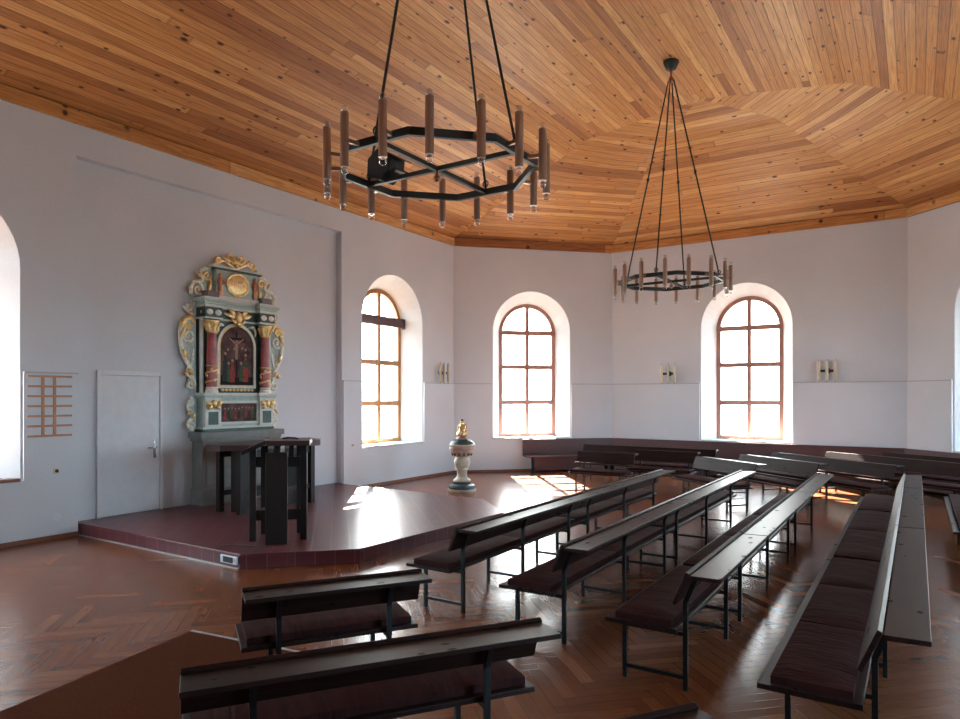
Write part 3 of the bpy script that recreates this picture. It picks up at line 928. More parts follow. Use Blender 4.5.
make_sconce(FR[0], 13.82-Ya, 'brass wall sconce between the left window and the apse corner')
make_sconce(FR[2], -5.43-BX0, 'brass wall sconce left of the right apse window')
make_sconce(FR[2], -1.74-BX0, 'brass wall sconce right of the right apse window')

# ------------------------------------------------------------------ small things on the left wall
def make_hymn_board():
    root = empty('hymn_board', (XL+0.035, 4.62, 1.86)); tag(root, 'orange slatted number rack on the left wall', 'rack')  # hymn number board fixed flat on the wall
    for k in range(7):
        z = -0.41+k*0.137
        mb = MB(); mb.box(0.012, 0.034, -0.285, 0.285, z-0.014, z+0.014); mb.build('slat', M['slat'], root, bevel=0.002)
    for y in (-0.085, 0.065):
        mb = MB(); mb.box(0.0, 0.012, y-0.018, y+0.018, -0.42, 0.425); mb.build('upright', M['slat'], root)
make_hymn_board()
def make_socket(name, y, z, label, r=0.04):
    root = empty(name, (XL+0.035, y, z)); tag(root, label, 'socket')
    mb = MB(); mb.box(0, 0.012, -r, r, -r, r); mb.build('cover', M['cream'], root, bevel=0.004)
    mb = MB(); mb.tube([(0.006, 0, 0), (0.0135, 0, 0)], r*0.62, 14); mb.build('insert', M['dark'], root)
make_socket('wall_socket', 4.71, 0.95, 'small beige wall socket below the orange rack')
make_socket('wall_socket', 10.62, 0.95, 'small wall socket beside the recess edge, left of window', 0.03)
mb = MB(); mb.tube([(0, 0, 0), (0.008, 0, 0)], 0.06, 24)
o = mb.build('cover_plate', M['white'], None, bevel=0.003); o.location = (XL+0.035, 4.71, 0.30)  # round cover plate on the wall, not part of a socket
tag(o, 'round white cover plate low on the left wall', 'cover plate')
# socket strip on the platform riser
def make_socket_strip():
    root = empty('socket_strip', (-6.64, 5.012, 0.0)); tag(root, 'white socket strip on the front of tiled platform', 'socket strip')
    mb = MB(); mb.box(-0.17, 0.13, 0.0, 0.022, 0.045, 0.138); mb.build('housing', M['white'], root, bevel=0.006)
    mb = MB(); mb.box(-0.11, 0.06, -0.006, 0.002, 0.06, 0.125); mb.build('insert', M['dark'], root)
    mb = MB(); mb.box(0.08, 0.105, -0.006, 0.002, 0.075, 0.115); mb.build('switch', M['trim_metal'], root)
    root.location = (-6.72, 5.01, 0)
make_socket_strip()

# carpet runner, lower left
def make_carpet():
    p = [(-5.17, 3.47), (-4.86, 1.94), (-4.55, 0.4), (-3.35, 0.62), (-3.72, 2.35), (-3.86, 3.66)]
    root = empty('carpet_runner', (-4.4, 2.2, 0)); tag(root, 'brown carpet runner on the parquet at lower left', 'carpet')
    q = [(x+4.4, y-2.2) for x, y in p]
    mb = MB(); mb.prism_xy(q, 0.0005, 0.008); mb.build('pile', M['carpet'], root)
    mb = MB(); mb.bar((q[0][0], q[0][1]+0.01, 0.006), (q[5][0], q[5][1]+0.01, 0.006), 0.03, 0.009); mb.build('edge_strip', M['trim_metal'], root)
make_carpet()

# ------------------------------------------------------------------ baptismal font
def make_font():
    root = empty('baptismal_font', (-8.08, 11.78, 0)); tag(root, 'cream stone baptismal font with gilded figure on its lid', 'font')
    b = MB(); b.lathe([(0.30, 0), (0.305, 0.02), (0.30, 0.045), (0.27, 0.05)], 28); b.build('base_slab', M['fontcream'], root, smooth=True)
    b = MB(); b.lathe([(0.27, 0.048), (0.29, 0.075), (0.275, 0.12), (0.225, 0.145), (0.19, 0.15), (0.19, 0.195)], 28)
    b.build('foot', M['fontgreen'], root, smooth=True)
    b = MB(); b.lathe([(0.175, 0.193), (0.19, 0.21), (0.18, 0.235), (0.13, 0.27), (0.108, 0.31), (0.105, 0.42), (0.13, 0.46), (0.12, 0.477)], 24)
    b.build('shaft', M['fontcream'], root, smooth=True)
    b = MB(); b.lathe([(0.12, 0.475), (0.155, 0.52), (0.175, 0.59), (0.165, 0.66), (0.12, 0.715)], 24); b.build('knop', M['fontcream'], root, smooth=True)
    b = MB(); b.lathe([(0.12, 0.715), (0.15, 0.74), (0.21, 0.79), (0.255, 0.845), (0.265, 0.87)], 28)
    bw = b.build('bowl', M['fontcream'], root, smooth=True)
    b = MB()
    for k in range(12):
        a = 2*PI*k/12; b.ball((0.20*math.cos(a), 0.20*math.sin(a), 0.79), 0.032, 8, sz=1.6)
    b.build('festoon', M['fontred'], bw, smooth=True)
    b = MB(); b.lathe([(0.262, 0.87), (0.272, 0.885), (0.262, 0.93)], 28); b.build('painted_band', M['fontpink'], bw, smooth=True)
    b = MB(); b.lathe([(0.262, 0.93), (0.29, 0.945), (0.295, 0.965), (0.27, 0.985)], 28); b.build('lid_rim', M['fontcream'], root, smooth=True)
    b = MB(); b.lathe([(0.265, 0.985), (0.24, 1.03), (0.19, 1.07), (0.13, 1.09)], 28); lid = b.build('lid', M['fontgreen'], root, smooth=True)
    b = MB(); b.lathe([(0.13, 1.09), (0.12, 1.12), (0.07, 1.15), (0.045, 1.17)], 20); b.build('lid_crown', M['fontpink'], lid, smooth=True)
    b = MB()
    b.lathe([(0.05, 1.165), (0.10, 1.185), (0.095, 1.23), (0.065, 1.28), (0.062, 1.33), (0.058, 1.37), (0.035, 1.40), (0.018, 1.42)], 14)
    b.ball((0, 0, 1.45), 0.036, 12, sz=1.2)
    for s in (-1, 1):
        b.tube([(s*0.03, -0.01, 1.385), (s*0.08, -0.04, 1.33), (s*0.05, -0.085, 1.29)], [0.02, 0.017, 0.012], 8)
        b.ball((s*0.085, 0.0, 1.20), 0.042, 10, sz=1.2); b.ball((s*0.085, 0.0, 1.26), 0.026, 10)
        b.ball((s*0.035, -0.08, 1.20), 0.035, 10, sz=1.3)
        b.tube([(s*0.02, 0.02, 1.37), (s*0.07, 0.06, 1.40), (s*0.075, 0.08, 1.30)], [0.02, 0.026, 0.008], 8)
    fg = b.build('figure', M['gold'], root, smooth=True); fg['label'] = 'gilded figure on the lid'
    b = MB(); b.ball((0, 0.004, 1.475), 0.034, 10, sz=1.1); b.build('hair', M['darkwood'], fg, smooth=True)
    root.rotation_euler[2] = 0.3
make_font()

# ------------------------------------------------------------------ altar table and lectern
def make_table():
    root = empty('altar_table', (-9.02, 7.46, PF)); tag(root, 'dark wooden altar table with faceted top before the retable', 'table')
    hx, hy, ch = 0.47, 1.03, 0.30
    poly = [(-hx, -hy+ch), (-hx+ch, -hy), (hx-ch, -hy), (hx, -hy+ch), (hx, hy-ch), (hx-ch, hy), (-hx+ch, hy), (-hx, hy-ch)]
    mb = MB(); mb.prism_xy(poly, 0.99, 1.08); mb.build('tabletop', M['darkwood_red'], root, bevel=0.006)
    for x, y in ((-0.25, -0.72), (0.26, -0.72), (0.26, 0.72), (-0.25, 0.72)):
        mb = MB(); mb.box(x-0.045, x+0.045, y-0.045, y+0.045, 0, 0.99); mb.build('leg', M['darkwood'], root, bevel=0.004)
    mb = MB(); mb.box(-0.09, 0.09, -0.64, -0.36, 0, 0.99); mb.build('pedestal', M['darkwood'], root, bevel=0.004)
    mb = MB(); mb.box(-0.09, 0.09, 0.36, 0.64, 0, 0.99); mb.build('pedestal', M['darkwood'], root, bevel=0.004)
    for x in (-0.25, 0.26):
        mb = MB(); mb.box(x-0.02, x+0.02, -0.675, 0.675, 0.86, 0.97); mb.build('apron', M['darkwood'], root, bevel=0.003)
        mb = MB(); mb.box(x-0.02, x+0.02, -0.675, 0.675, 0.25, 0.33); mb.build('stretcher', M['darkwood'], root, bevel=0.003)
make_table()

def make_lectern():
    root = empty('lectern', (-6.80, 5.80, PF), math.atan2(0.69, 0.72)); tag(root, 'dark wooden lectern with slanted desk, at front of platform', 'lectern')
    # local x to the right along its front, local -y toward the pews
    for x, y in ((-0.31, 0), (0.31, 0), (-0.23, 0.46), (0.23, 0.46)):
        mb = MB(); mb.box(x-0.04, x+0.04, y-0.035, y+0.035, 0, 1.17 if x < 0 else 1.22); mb.build('leg', M['darkwood'], root, bevel=0.004)
    mb = MB(); mb.box(-0.13, 0.13, -0.26, -0.17, 0, 1.13); mb.build('front_panel', M['darkwood'], root, bevel=0.005)
    mb = MB(); mb.box(-0.04, 0.04, -0.17, 0.40, 1.06, 1.20); mb.build('desk_support', M['darkwood'], root, bevel=0.004)
    for z in (0.26, 0.93):
        mb = MB(); mb.box(-0.27, 0.27, -0.022, 0.022, z, z+0.13); mb.build('rail', M['darkwood'], root, bevel=0.003)
        for s in (-1, 1):
            mb = MB(); mb.bar((s*0.305, 0.035, z+0.05), (s*0.235, 0.425, z+0.05), 0.04, 0.10); mb.build('side_rail', M['darkwood'], root, bevel=0.003)
    for s in (-0.16, 0.16):
        mb = MB(); mb.box(s-0.03, s+0.03, -0.015, 0.015, 1.06, 1.2); mb.build('desk_strut', M['darkwood'], root)
    mb = MB(); mb.prism_xz([(-0.12, 1.22), (0.40, 1.22), (0.40, 1.28), (-0.12, 1.28)], -0.30, 0.34); d = mb.build('desk', M['darkwood_red'], root, bevel=0.004)
    mb = MB(); mb.prism_xz([(-0.125, 1.235), (-0.125, 1.285), (-0.42, 1.155), (-0.40, 1.105)], -0.30, 0.34); mb.build('slanted_leaf', M['darkwood'], root, bevel=0.004)
    mb = MB(); mb.tube([(0.05, 0.0, 1.29), (0.12, -0.02, 1.30), (0.2, 0.0, 1.295), (0.24, -0.06, 1.29)], 0.012, 8); mb.build('microphone', M['dark'], root, smooth=True)
make_lectern()
mb = MB()
mb.tube([(-6.58, 5.42, PF+0.006), (-6.62, 5.40, PF+0.006), (-6.70, 5.38, PF+0.006), (-6.80, 5.36, PF+0.006), (-6.98, 5.28, PF+0.006), (-7.2, 5.20, PF+0.006)], 0.006, 6)
o = mb.build('cable', M['dark'], None, smooth=True); tag(o, 'thin black cable lying on tiles beside the lectern foot', 'cable')

# ------------------------------------------------------------------ carved altar retable
def spiral(c, r0, r1, a0, turns, y, n=26):
    out = []
    for i in range(n+1):
        t = i/n; a = a0 + turns*2*PI*t; r = r0 + (r1-r0)*t
        out.append((c[0] + r*math.cos(a), y, c[1] + r*math.sin(a)))
    return out
def taper(n, a, b): return [a+(b-a)*i/(n-1) for i in range(n)]

class Marked(MB):
    def tube(self, *a, **k):
        if not getattr(self, 'hold', False): self.mark('scroll')
        return MB.tube(self, *a, **k)
    def ball(self, *a, **k):
        if not getattr(self, 'hold', False): self.mark('bead')
        return MB.ball(self, *a, **k)
def scroll(mb, c, r, a0, turns, y, w0, w1, mi=0):
    if isinstance(mb, Marked):
        mb.mark('volute'); mb.hold = True; b_scroll(mb, c, r, a0, turns, y, w0, w1, mi); mb.hold = False
    else: b_scroll(mb, c, r, a0, turns, y, w0, w1, mi)
def b_scroll(mb, c, r, a0, turns, y, w0, w1, mi=0):
    p = spiral(c, r, r*0.16, a0, turns, y); mb.tube(p, taper(len(p), w0, w1), 8, mi=mi)
    mb.ball((c[0], y-0.01, c[1]), r*0.24, 10, mi=mi)
def curve(pts, n=20):
    """Catmull-Rom through x,z points"""
    P = [pts[0]] + list(pts) + [pts[-1]]
    out = []
    for i in range(1, len(P)-2):
        p0, p1, p2, p3 = [Vector((*q, 0)) for q in P[i-1:i+3]]
        for k in range(n//(len(pts)-1)+1):
            t = k/(n//(len(pts)-1)+1)
            v = 0.5*((2*p1) + (p2-p0)*t + (2*p0-5*p1+4*p2-p3)*t*t + (3*p1-p0-3*p2+p3)*t**3)
            out.append((v.x, v.y))
    out.append(pts[-1]); return out
def leaf(mb, base, tip, w, y, mi=0, lift=0.04):
    if isinstance(mb, Marked):
        mb.mark('acanthus_leaf'); mb.hold = True; b_leaf(mb, base, tip, w, y, mi, lift); mb.hold = False
    else: b_leaf(mb, base, tip, w, y, mi, lift)
def b_leaf(mb, base, tip, w, y, mi=0, lift=0.04):
    b, t = Vector((base[0], y, base[1])), Vector((tip[0], y, tip[1]))
    pts = [b.lerp(t, k/6) + Vector((0, -lift*math.sin(PI*k/6), 0)) for k in range(7)]
    mb.tube(pts, [w*0.45, w*0.8, w, w*0.95, w*0.75, w*0.5, w*0.2], 8, mi=mi)

def make_altar():
    root = empty('altar_retable', (XN, 7.735, PF), PI/2); root.scale = (0.97, 0.56, 1.0)
    tag(root, 'carved mint green and gilded altar retable with red columns', 'altar')
    X = M
    # plinth
    b = MB()
    b.box(-0.86, 0.86, -0.60, 0, 0, 0.26, 0); b.box(-0.82, 0.82, -0.52, 0, 0.26, 1.07, 0)
    for s in (-1, 1):
        b.box(min(s*0.84, s*0.58), max(s*0.84, s*0.58), -0.58, -0.52, 0.26, 1.07, 1)
        b.box(min(s*0.77, s*0.65), max(s*0.77, s*0.65), -0.60, -0.58, 0.34, 0.98, 0)
    b.box(-0.55, 0.55, -0.535, -0.52, 0.34, 0.98, 0)
    pl = b.build('plinth', [X['stone'], X['stone_p']], root, bevel=0.006)
    b = MB(); b.box(-0.86, 0.86, -0.60, 0, 1.07, 1.12); b.box(-0.90, 0.90, -0.66, 0, 1.12, 1.22); b.build('mensa_slab', X['stone'], root, bevel=0.008)
    # predella
    b = MB(); b.box(-0.74, 0.74, -0.34, 0, 1.22, 1.80, 0)
    b.build('predella', X['mint'], root, bevel=0.004)
    b = MB(); b.box(-0.77, 0.77, -0.40, 0, 1.22, 1.265, 0); b.box(-0.75, 0.75, -0.375, 0, 1.265, 1.30, 1)
    b.build('base_moulding', [X['dgreen'], X['pale']], root, bevel=0.004)
    for s in (-1, 1):                              # pedestals under the columns
        c = s*0.58
        b = MB(); b.box(c-0.16, c+0.16, -0.46, -0.34, 1.30, 1.80, 0); b.box(c-0.10, c+0.10, -0.468, -0.46, 1.34, 1.56, 1)
        p = b.build('column_pedestal', [X['pale'], X['dgreen']], root, bevel=0.004)
        b = MB(); b.ball((c, -0.49, 1.70), 0.06, 12, sz=1.15)
        for q in (-1, 1):
            leaf(b, (c+q*0.04, 1.67), (c+q*0.17, 1.73), 0.04, -0.48); leaf(b, (c+q*0.04, 1.66), (c+q*0.13, 1.60), 0.035, -0.48)
            scroll(b, (c+q*0.13, 1.70), 0.05, 0, 1.2*q, -0.49, 0.016, 0.008)
        b.build('cherub_head', X['gold'], p, smooth=True)['label'] = 'gilded winged cherub head'
    b = MB(); b.box(-0.38, 0.38, -0.35, -0.338, 1.38, 1.70, 0)
    rr = random.Random(3)
    for k in range(9):
        x = -0.30+k*0.075; z = 1.42+rr.random()*0.03
        b.prism_xz([(x-0.03, z), (x+0.03, z), (x+0.02, z+0.12+rr.random()*0.06), (x-0.02, z+0.12)], -0.3515, -0.35, 1+k % 3)
        b.ball((x, -0.3505, z+0.18), 0.018, 8, 4, sy=0.05)
    b.build('supper_painting', [X['paint_bg'], X['paint_red'], X['paint_blue'], X['paint_green'], X['paint_skin']], root)['label'] = 'small dark painting with a row of figures'
    b = MB()
    for (x0, x1, z0, z1) in ((-0.43, 0.43, 1.70, 1.745), (-0.43, 0.43, 1.335, 1.38), (-0.43, -0.385, 1.38, 1.70), (0.385, 0.43, 1.38, 1.70)):
        b.box(x0, x1, -0.375, -0.338, z0, z1)
    b.build('painting_frame', X['pale'], root, bevel=0.006)
    b = MB(); b.box(-0.78, 0.78, -0.40, 0, 1.80, 1.84, 0)
    for s in (-1, 1): b.box(s*0.58-0.19, s*0.58+0.19, -0.51, -0.40, 1.80, 1.84, 0); b.box(s*0.58-0.21, s*0.58+0.21, -0.53, -0.40, 1.84, 1.885, 1)
    b.box(-0.79, 0.79, -0.42, 0, 1.84, 1.885, 1)
    b.build('predella_cornice', [X['mint'], X['pale']], root, bevel=0.005)
    # main storey
    b = MB(); b.box(-0.74, 0.74, -0.20, 0, 1.885, 3.14, 0)
    b.build('back_board', X['dgreen'], root)
    for s in (-1, 1):
        b = MB(); b.box(min(s*0.76, s*0.70), max(s*0.76, s*0.70), -0.27, -0.20, 1.885, 3.14); b.build('pilaster', X['pale'], root, bevel=0.005)
    # arched painting
    r, sp, z0 = 0.365, 2.70, 2.02
    lp = arch_loop(0, z0, sp, r, 20)
    b = MB(); b.prism_xz(lp, -0.225, -0.20, 0)
    b.prism_xz([(-0.365, z0), (0.365, z0), (0.365, z0+0.16), (0.1, z0+0.12), (-0.365, z0+0.18)], -0.2262, -0.225, 5)
    b.prism_xz([(-0.018, z0+0.1), (0.018, z0+0.1), (0.018, 2.96), (-0.018, 2.96)], -0.227, -0.225, 5)
    b.prism_xz([(-0.18, 2.83), (0.18, 2.83), (0.18, 2.865), (-0.18, 2.865)], -0.2272, -0.225, 5)
    b.prism_xz([(-0.022, 2.48), (0.022, 2.48), (0.035, 2.72), (0.0, 2.78), (-0.035, 2.72)], -0.2285, -0.225, 4)
    for s in (-1, 1):
        b.prism_xz([(s*0.02, 2.74), (s*0.17, 2.85), (s*0.155, 2.86), (s*0.02, 2.78)], -0.2285, -0.225, 4)
    b.ball((0, -0.2275, 2.80), 0.027, 10, 4, sy=0.1)
    for (x, z, hgt, w, mi) in ((-0.24, 2.09, 0.46, 0.10, 2), (-0.09, 2.07, 0.36, 0.09, 1), (0.20, 2.08, 0.46, 0.10, 1), (0.10, 2.09, 0.30, 0.07, 3), (-0.17, 2.08, 0.30, 0.06, 3)):
        b.prism_xz([(x-w*0.6, z), (x+w*0.6, z), (x+w*0.45, z+hgt*0.75), (x+w*0.2, z+hgt), (x-w*0.2, z+hgt), (x-w*0.5, z+hgt*0.7)], -0.2275-0.0003*mi, -0.225, mi)
        b.ball((x, -0.2275, z+hgt+0.025), 0.03, 10, 4, sy=0.1)
    b.prism_xz([(0.14, 2.35), (0.26, 2.33), (0.25, 2.47), (0.17, 2.48)], -0.229, -0.225, 3)
    for k in range(7):
        a = k*0.9; b.ball((0.25*math.cos(a)*(1 if k % 2 else 0.8), -0.226, 2.66+0.1*math.sin(a*1.7)), 0.025, 8, 1 if k % 2 else 4, sy=0.05)
    b.build('crucifixion_painting', [X['paint_bg'], X['paint_red'], X['paint_blue'], X['paint_green'], X['paint_skin'], X['paint_dark']], root)['label'] = 'arched dark red painting with cross and figures'
    n = 20                                          # its frame
    o_, i_ = arch_loop(0, z0-0.055, sp, r+0.055, n), arch_loop(0, z0, sp, r, n)
    k = len(o_); b = MB()
    vs = [(x, y, z) for y in (-0.26, -0.20) for lp2 in (o_, i_) for x, z in lp2]
    fs = []
    for i in range(k):
        j = (i+1) % k
        fs += [(i, j, k+j, k+i), (2*k+j, 2*k+i, 3*k+i, 3*k+j), (k+i, k+j, 3*k+j, 3*k+i), (j, i, 2*k+i, 2*k+j)]
    b.add(vs, fs)
    fm = b.build('arch_frame', X['pale'], root, fix=True, bevel=0.006)
    b = MB(); lp3 = arch_loop(0, z0-0.004, sp, r+0.004, n); b.tube([(x, -0.262, z) for x, z in lp3], 0.011, 6, closed=True)
    for q in range(9): b.ball((-0.32+q*0.08, -0.275, z0-0.085), 0.026, 8, sx=1.5)
    b.build('gilt_bead', X['gold'], fm, smooth=True)
    for s in (-1, 1):                              # spandrels
        b = MB()
        leaf(b, (s*0.40, 3.08), (s*0.26, 3.06), 0.03, -0.22); leaf(b, (s*0.40, 3.06), (s*0.41, 2.90), 0.03, -0.22); b.ball((s*0.385, -0.22, 3.05), 0.035, 8)
        b.build('spandrel_ornament', X['oldgold'], root, smooth=True)
    # columns
    for s in (-1, 1):
        c = s*0.58
        b = MB(); b.lathe([(0.125, 1.885), (0.125, 1.92), (0.11, 1.94), (0.122, 1.965), (0.105, 1.985)], 20, (c, -0.375, 0)); b.build('column_base', X['oldgold'], root, smooth=True)
        b = MB(); b.lathe([(0.102, 1.985), (0.104, 2.3), (0.098, 2.6), (0.088, 2.90)], 24, (c, -0.375, 0)); sh = b.build('column_shaft', X['red'], root, smooth=True)
        b = MB()
        b.tube([(c+0.106*math.cos(a), -0.375+0.106*math.sin(a), 2.345) for a in [2*PI*j/20 for j in range(20)]], 0.014, 6, closed=True)
        hp = [(c+0.112*math.cos(a), -0.375+0.112*math.sin(a), 2.0+0.32*j/40) for j, a in enumerate([0.8+2*2*PI*j/40 for j in range(41)])]
        b.tube(hp, 0.016, 6)
        for q in range(8):
            a = q*2.4; b.ball((c+0.108*math.cos(a), -0.375+0.108*math.sin(a), 2.03+q*0.036), 0.03, 8)
        b.build('vine_garland', X['gold'], sh, smooth=True)['label'] = 'gilded vine around the lower shaft'
        b = MB(); b.lathe([(0.09, 2.90), (0.105, 2.915), (0.095, 2.93), (0.10, 3.0), (0.14, 3.09), (0.15, 3.12)], 16, (c, -0.375, 0))
        for q in range(8):
            a = 2*PI*q/8
            b.tube([(c+0.10*math.cos(a), -0.375+0.10*math.sin(a), 2.94), (c+0.13*math.cos(a), -0.375+0.13*math.sin(a), 3.02), (c+0.165*math.cos(a), -0.375+0.165*math.sin(a), 3.06), (c+0.165*math.cos(a), -0.375+0.165*math.sin(a), 3.03)], [0.022, 0.026, 0.022, 0.012], 6)
        b.build('capital', X['gold'], root, smooth=True)
    # entablature
    b = MB(); b.box(-0.74, 0.74, -0.27, 0, 3.14, 3.34, 0)
    for s in (-1, 1): b.box(s*0.58-0.17, s*0.58+0.17, -0.49, -0.27, 3.14, 3.34, 0)
    b.box(-0.77, 0.77, -0.285, 0, 3.14, 3.17, 1)
    for s in (-1, 1): b.box(s*0.58-0.18, s*0.58+0.18, -0.505, -0.285, 3.14, 3.17, 1)
    en = b.build('frieze', [X['dgreen'], X['pale']], root, bevel=0.004)
    b = MB()
    for s in (-1, 1):
        for q in (-0.085, 0.085): b.ball((s*0.58+q, -0.495, 3.255), 0.058, 10, sy=0.4, sz=0.9, sx=1.15)
        b.ball((s*0.72, -0.28, 3.255), 0.045, 10, sy=0.4)
    b.build('rosette', X['oldgold'], en, smooth=True)
    b = MB(); b.ball((0, -0.33, 3.22), 0.085, 12, sz=1.2); b.ball((0, -0.37, 3.10), 0.06, 10, sz=0.8)
    for s in (-1, 1):
        leaf(b, (s*0.06, 3.22), (s*0.30, 3.27), 0.05, -0.30); leaf(b, (s*0.06, 3.26), (s*0.22, 3.35), 0.04, -0.30); leaf(b, (s*0.05, 3.12), (s*0.16, 3.17), 0.035, -0.32)
    b.build('keystone_cherub', X['gold'], root, smooth=True)
    b = MB()
    for (o1, z1, z2, mi) in ((0.03, 3.34, 3.385, 1), (0.07, 3.385, 3.43, 0), (0.11, 3.43, 3.475, 0), (0.06, 3.475, 3.51, 1)):
        b.box(-0.74-o1*0.6, 0.74+o1*0.6, -0.27-o1, 0, z1, z2, mi)
        for s in (-1, 1): b.box(s*0.58-0.17-o1*0.6, s*0.58+0.17+o1*0.6, -0.49-o1, -0.27-o1, z1, z2, mi)
    b.build('cornice', [X['mint'], X['pale']], root, bevel=0.004)
    for s in (-1, 1):
        b = MB(); b.box(s*0.58-0.12, s*0.58+0.12, -0.46, -0.14, 3.51, 3.62); b.build('corner_block', X['stone_p'], root, bevel=0.006)
    # attic
    b = MB(); b.box(-0.45, 0.45, -0.28, 0, 3.51, 4.02, 0); b.box(-0.50, 0.50, -0.32, 0, 3.51, 3.57, 1)
    b.box(-0.52, 0.52, -0.34, 0, 4.02, 4.05, 2); b.box(-0.55, 0.55, -0.36, 0, 4.05, 4.085, 1)
    at = b.build('attic', [X['mint'], X['pale'], X['dgreen']], root, bevel=0.004)
    b = MB(); b.ball((0, -0.285, 3.80), 0.235, 28, sy=0.16, sz=0.78); 
    b.tube([(0.235*math.cos(a), -0.295, 3.80+0.19*math.sin(a)) for a in [2*PI*j/28 for j in range(28)]], 0.026, 8, closed=True)
    ca = b.build('cartouche', X['gold'], at, smooth=True); ca['label'] = 'gilded oval cartouche'
    b = MB()
    for q in range(14):
        a = 2*PI*q/14; b.ball((0.235*math.cos(a), -0.315, 3.80+0.19*math.sin(a)), 0.016, 8)
    for q in (-0.075, -0.025, 0.025, 0.075): b.box(q-0.009, q+0.009, -0.331, -0.318, 3.775, 3.83)
    b.build('beading', X['oldgold'], at, smooth=True)
    for s in (-1, 1):                              # small figures beside the oval
        c = s*0.375
        b = MB(); b.lathe([(0.045, 3.58), (0.055, 3.62), (0.035, 3.72), (0.05, 3.82), (0.045, 3.87), (0.02, 3.90)], 12, (c, -0.31, 0))
        b.ball((c, -0.31, 3.93), 0.033, 10, sz=1.2)
        for q in (-1, 1): b.tube([(c+q*0.04, -0.31, 3.86), (c+q*0.065, -0.34, 3.79), (c+q*0.02, -0.37, 3.76)], 0.014, 6)
        f = b.build('herm_figure', X['copper'], root, smooth=True)
    # cresting
    b = MB()
    leaf(b, (0, 4.09), (0, 4.30), 0.05, -0.2)
    for q in range(-2, 3):
        a = q*0.5; leaf(b, (0.02*q, 4.14), (0.15*math.sin(a), 4.16+0.17*math.cos(a)), 0.036, -0.22)
    b.ball((0, -0.24, 4.15), 0.05, 10)
    for s in (-1, 1):
        p = curve([(0, 4.09), (s*0.12, 4.15), (s*0.26, 4.20), (s*0.36, 4.15)]); b.tube([(x, -0.2, z) for x, z in p], taper(len(p), 0.035, 0.02), 8)
        scroll(b, (s*0.36, 4.20), 0.06, -PI/2, 1.3*s, -0.2, 0.026, 0.012)
        leaf(b, (s*0.20, 4.19), (s*0.30, 4.29), 0.03, -0.21)
        scroll(b, (s*0.12, 4.28), 0.07, -PI/2, 1.3*s, -0.21, 0.024, 0.012)
        leaf(b, (s*0.40, 4.13), (s*0.50, 4.09), 0.03, -0.2)
    b.build('cresting', X['gold'], root, smooth=True)
    # side wings at three levels
    for s in (-1, 1):
        g, w = Marked(), Marked()
        # backing board of the big wing
        bd = MB()
        ol = curve([(0.80, 1.92), (0.98, 1.98), (0.93, 2.12), (0.90, 2.26), (1.03, 2.48), (1.09, 2.78), (1.10, 3.0), (0.98, 3.12), (0.80, 3.14)], 40)
        bd.prism_xz([(s*x, z) for x, z in ol], -0.13, -0.06); bd.build('wing_board', X['mint'], root, bevel=0.008)
        p = curve([(0.86, 2.06), (0.90, 2.28), (1.04, 2.50), (1.10, 2.80), (1.07, 3.02)]); w.tube([(s*x, -0.15, z) for x, z in p], taper(len(p), 0.035, 0.045), 8)
        scroll(w, (s*0.95, 2.84), 0.12, 0.3 if s > 0 else PI-0.3, -1.6*s, -0.16, 0.035, 0.014)
        scroll(w, (s*0.90, 2.02), 0.09, PI/2, 1.5*s, -0.16, 0.03, 0.012)
        p = curve([(0.84, 2.62), (0.88, 2.40), (0.98, 2.24), (0.90, 2.12)]); w.tube([(s*x, -0.15, z) for x, z in p], taper(len(p), 0.03, 0.02), 8)
        for q in range(7): w.ball((s*(0.93+0.005*q), -0.15, 2.36+q*0.05), 0.016, 8)
        p = curve([(1.09, 2.98), (1.02, 3.10), (0.90, 3.14), (0.84, 3.04)]); g.tube([(s*x, -0.17, z) for x, z in p], taper(len(p), 0.045, 0.03), 8)
        scroll(g, (s*0.97, 3.02), 0.075, 0, 1.4*s, -0.18, 0.03, 0.014)
        leaf(g, (s*1.02, 2.98), (s*1.13, 2.78), 0.035, -0.18); leaf(g, (s*1.04, 3.02), (s*1.12, 3.06), 0.03, -0.17)
        leaf(g, (s*1.08, 2.60), (s*0.97, 2.52), 0.03, -0.17); leaf(g, (s*0.96, 2.28), (s*0.86, 2.18), 0.035, -0.17); leaf(g, (s*1.0, 2.46), (s*1.07, 2.62), 0.028, -0.17)
        g.ball((s*0.99, -0.18, 2.20), 0.045, 10)
        # predella wing
        p = curve([(0.83, 1.76), (0.96, 1.66), (0.86, 1.50), (0.96, 1.36), (0.86, 1.27)]); w.tube([(s*x, -0.14, z) for x, z in p], taper(len(p), 0.03, 0.04), 8)
        scroll(w, (s*0.91, 1.72), 0.075, PI/2, 1.4*s, -0.15, 0.028, 0.012); scroll(w, (s*0.90, 1.33), 0.07, -PI/2, -1.4*s, -0.15, 0.028, 0.012)
        leaf(g, (s*0.90, 1.58), (s*0.98, 1.50), 0.03, -0.16); leaf(g, (s*0.88, 1.45), (s*0.84, 1.56), 0.028, -0.16)
        bd2 = MB(); bd2.prism_xz([(s*0.80, 1.25), (s*0.93, 1.28), (s*0.93, 1.40), (s*0.86, 1.5), (s*0.92, 1.62), (s*0.91, 1.76), (s*0.80, 1.79)], -0.12, -0.06)
        bd2.build('wing_board', X['mint'], root, bevel=0.006)
        # scroll on the end of the frieze
        scroll(w, (s*0.93, 3.33), 0.09, PI, -1.4*s, -0.14, 0.03, 0.014); leaf(g, (s*0.84, 3.22), (s*0.98, 3.22), 0.035, -0.15); leaf(w, (s*0.90, 3.42), (s*0.80, 3.36), 0.03, -0.14)
        # attic wing
        bd3 = MB(); bd3.prism_xz([(s*0.45, 3.52), (s*0.88, 3.53), (s*0.82, 3.70), (s*0.66, 3.79), (s*0.66, 3.93), (s*0.50, 4.01), (s*0.45, 4.0)], -0.13, -0.07)
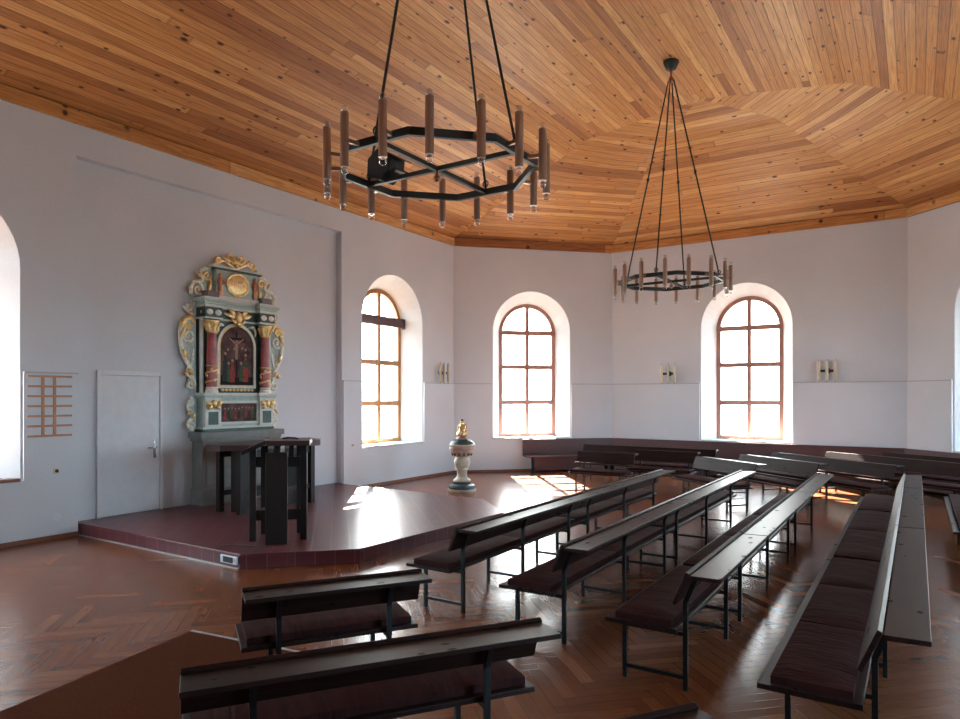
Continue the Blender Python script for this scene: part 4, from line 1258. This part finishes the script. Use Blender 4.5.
        bd3.build('wing_board', X['mint'], root, bevel=0.006)
        p = curve([(0.90, 3.55), (0.86, 3.74), (0.68, 3.80), (0.70, 3.97), (0.50, 4.04)]); w.tube([(s*x, -0.15, z) for x, z in p], taper(len(p), 0.04, 0.028), 8)
        scroll(w, (s*0.76, 3.63), 0.11, PI/2, 1.5*s, -0.16, 0.03, 0.012); scroll(g, (s*0.59, 3.90), 0.085, 0, 1.3*s, -0.16, 0.026, 0.012)
        leaf(g, (s*0.55, 3.62), (s*0.52, 3.84), 0.04, -0.16); leaf(w, (s*0.84, 3.74), (s*0.95, 3.64), 0.035, -0.15); leaf(g, (s*0.72, 3.84), (s*0.80, 3.94), 0.03, -0.15); leaf(g, (s*0.60, 3.55), (s*0.74, 3.50), 0.03, -0.17)
        g.build_marked(X['gold'], root, 'gilded'); w.build_marked(X['oldgold'], root, 'silver white')
    return root
make_altar()

# ------------------------------------------------------------------ light
world = bpy.data.worlds.new('World'); scene.world = world; world.use_nodes = True
nt = world.node_tree; bg = nt.nodes['Background']
tc = N(nt, 'ShaderNodeTexCoord'); sp = N(nt, 'ShaderNodeSeparateXYZ'); nt.links.new(tc.outputs['Generated'], sp.inputs[0])
az = Vector((0.62, -0.78, 0)).normalized()
dt = N(nt, 'ShaderNodeVectorMath'); dt.operation = 'DOT_PRODUCT'; dt.inputs[1].default_value = (-az.x, -az.y, 0)
nt.links.new(tc.outputs['Generated'], dt.inputs[0])
up = math_n(nt, 'ADD', math_n(nt, 'MULTIPLY', sp.outputs[2], 0.5), 0.5)
sunny = ramp(nt, up, [(0.0, (0.50, 0.48, 0.42)), (0.47, (0.62, 0.62, 0.58)), (0.52, (1.0, 1.0, 0.98)), (1.0, (0.70, 0.85, 1.0))])
shady = ramp(nt, up, [(0.0, (0.28, 0.31, 0.32)), (0.47, (0.34, 0.38, 0.40)), (0.52, (0.56, 0.88, 1.1)), (1.0, (0.48, 0.82, 1.15))])
side = ramp(nt, math_n(nt, 'ADD', math_n(nt, 'MULTIPLY', dt.outputs['Value'], 0.5), 0.5), [(0.35, (0,0,0)), (0.95, (1,1,1))])
nt.links.new(mixc(nt, side, shady, sunny), bg.inputs['Color']); bg.inputs['Strength'].default_value = 9.0

S = bpy.data.lights.new('sun', 'SUN'); S.energy = 48.0; S.angle = math.radians(0.6); S.color = (1.0, 0.93, 0.82)
so = bpy.data.objects.new('sun', S); link(so)
el = math.radians(41); az = Vector((0.62, -0.78, 0)).normalized()
dirv = Vector((az.x*math.cos(el), az.y*math.cos(el), -math.sin(el)))
so.rotation_euler = dirv.to_track_quat('-Z', 'Y').to_euler(); so.location = (-14, 26, 12)

# ------------------------------------------------------------------ camera
cam = bpy.data.cameras.new('Camera'); co = bpy.data.objects.new('Camera', cam); link(co)
cam.sensor_fit = 'HORIZONTAL'; cam.sensor_width = 36.0; cam.lens = 36.0*675/960
cam.shift_y = (396-359.5)/960; cam.clip_start = 0.05; cam.clip_end = 200
co.location = (0, 0, 2.0); co.rotation_euler = (PI/2, 0, math.atan(437/675))
scene.camera = co

vs_ = scene.view_settings
scene.display_settings.display_device = 'sRGB'
vs_.view_transform = 'Standard'; vs_.look = 'None'; vs_.exposure = 1.55; vs_.gamma = 1.0; vs_.use_curve_mapping = False
scene.cycles.use_denoising = True
scene.cycles.max_bounces = 10; scene.cycles.diffuse_bounces = 6; scene.cycles.transparent_max_bounces = 12
scene.cycles.sample_clamp_indirect = 8.0
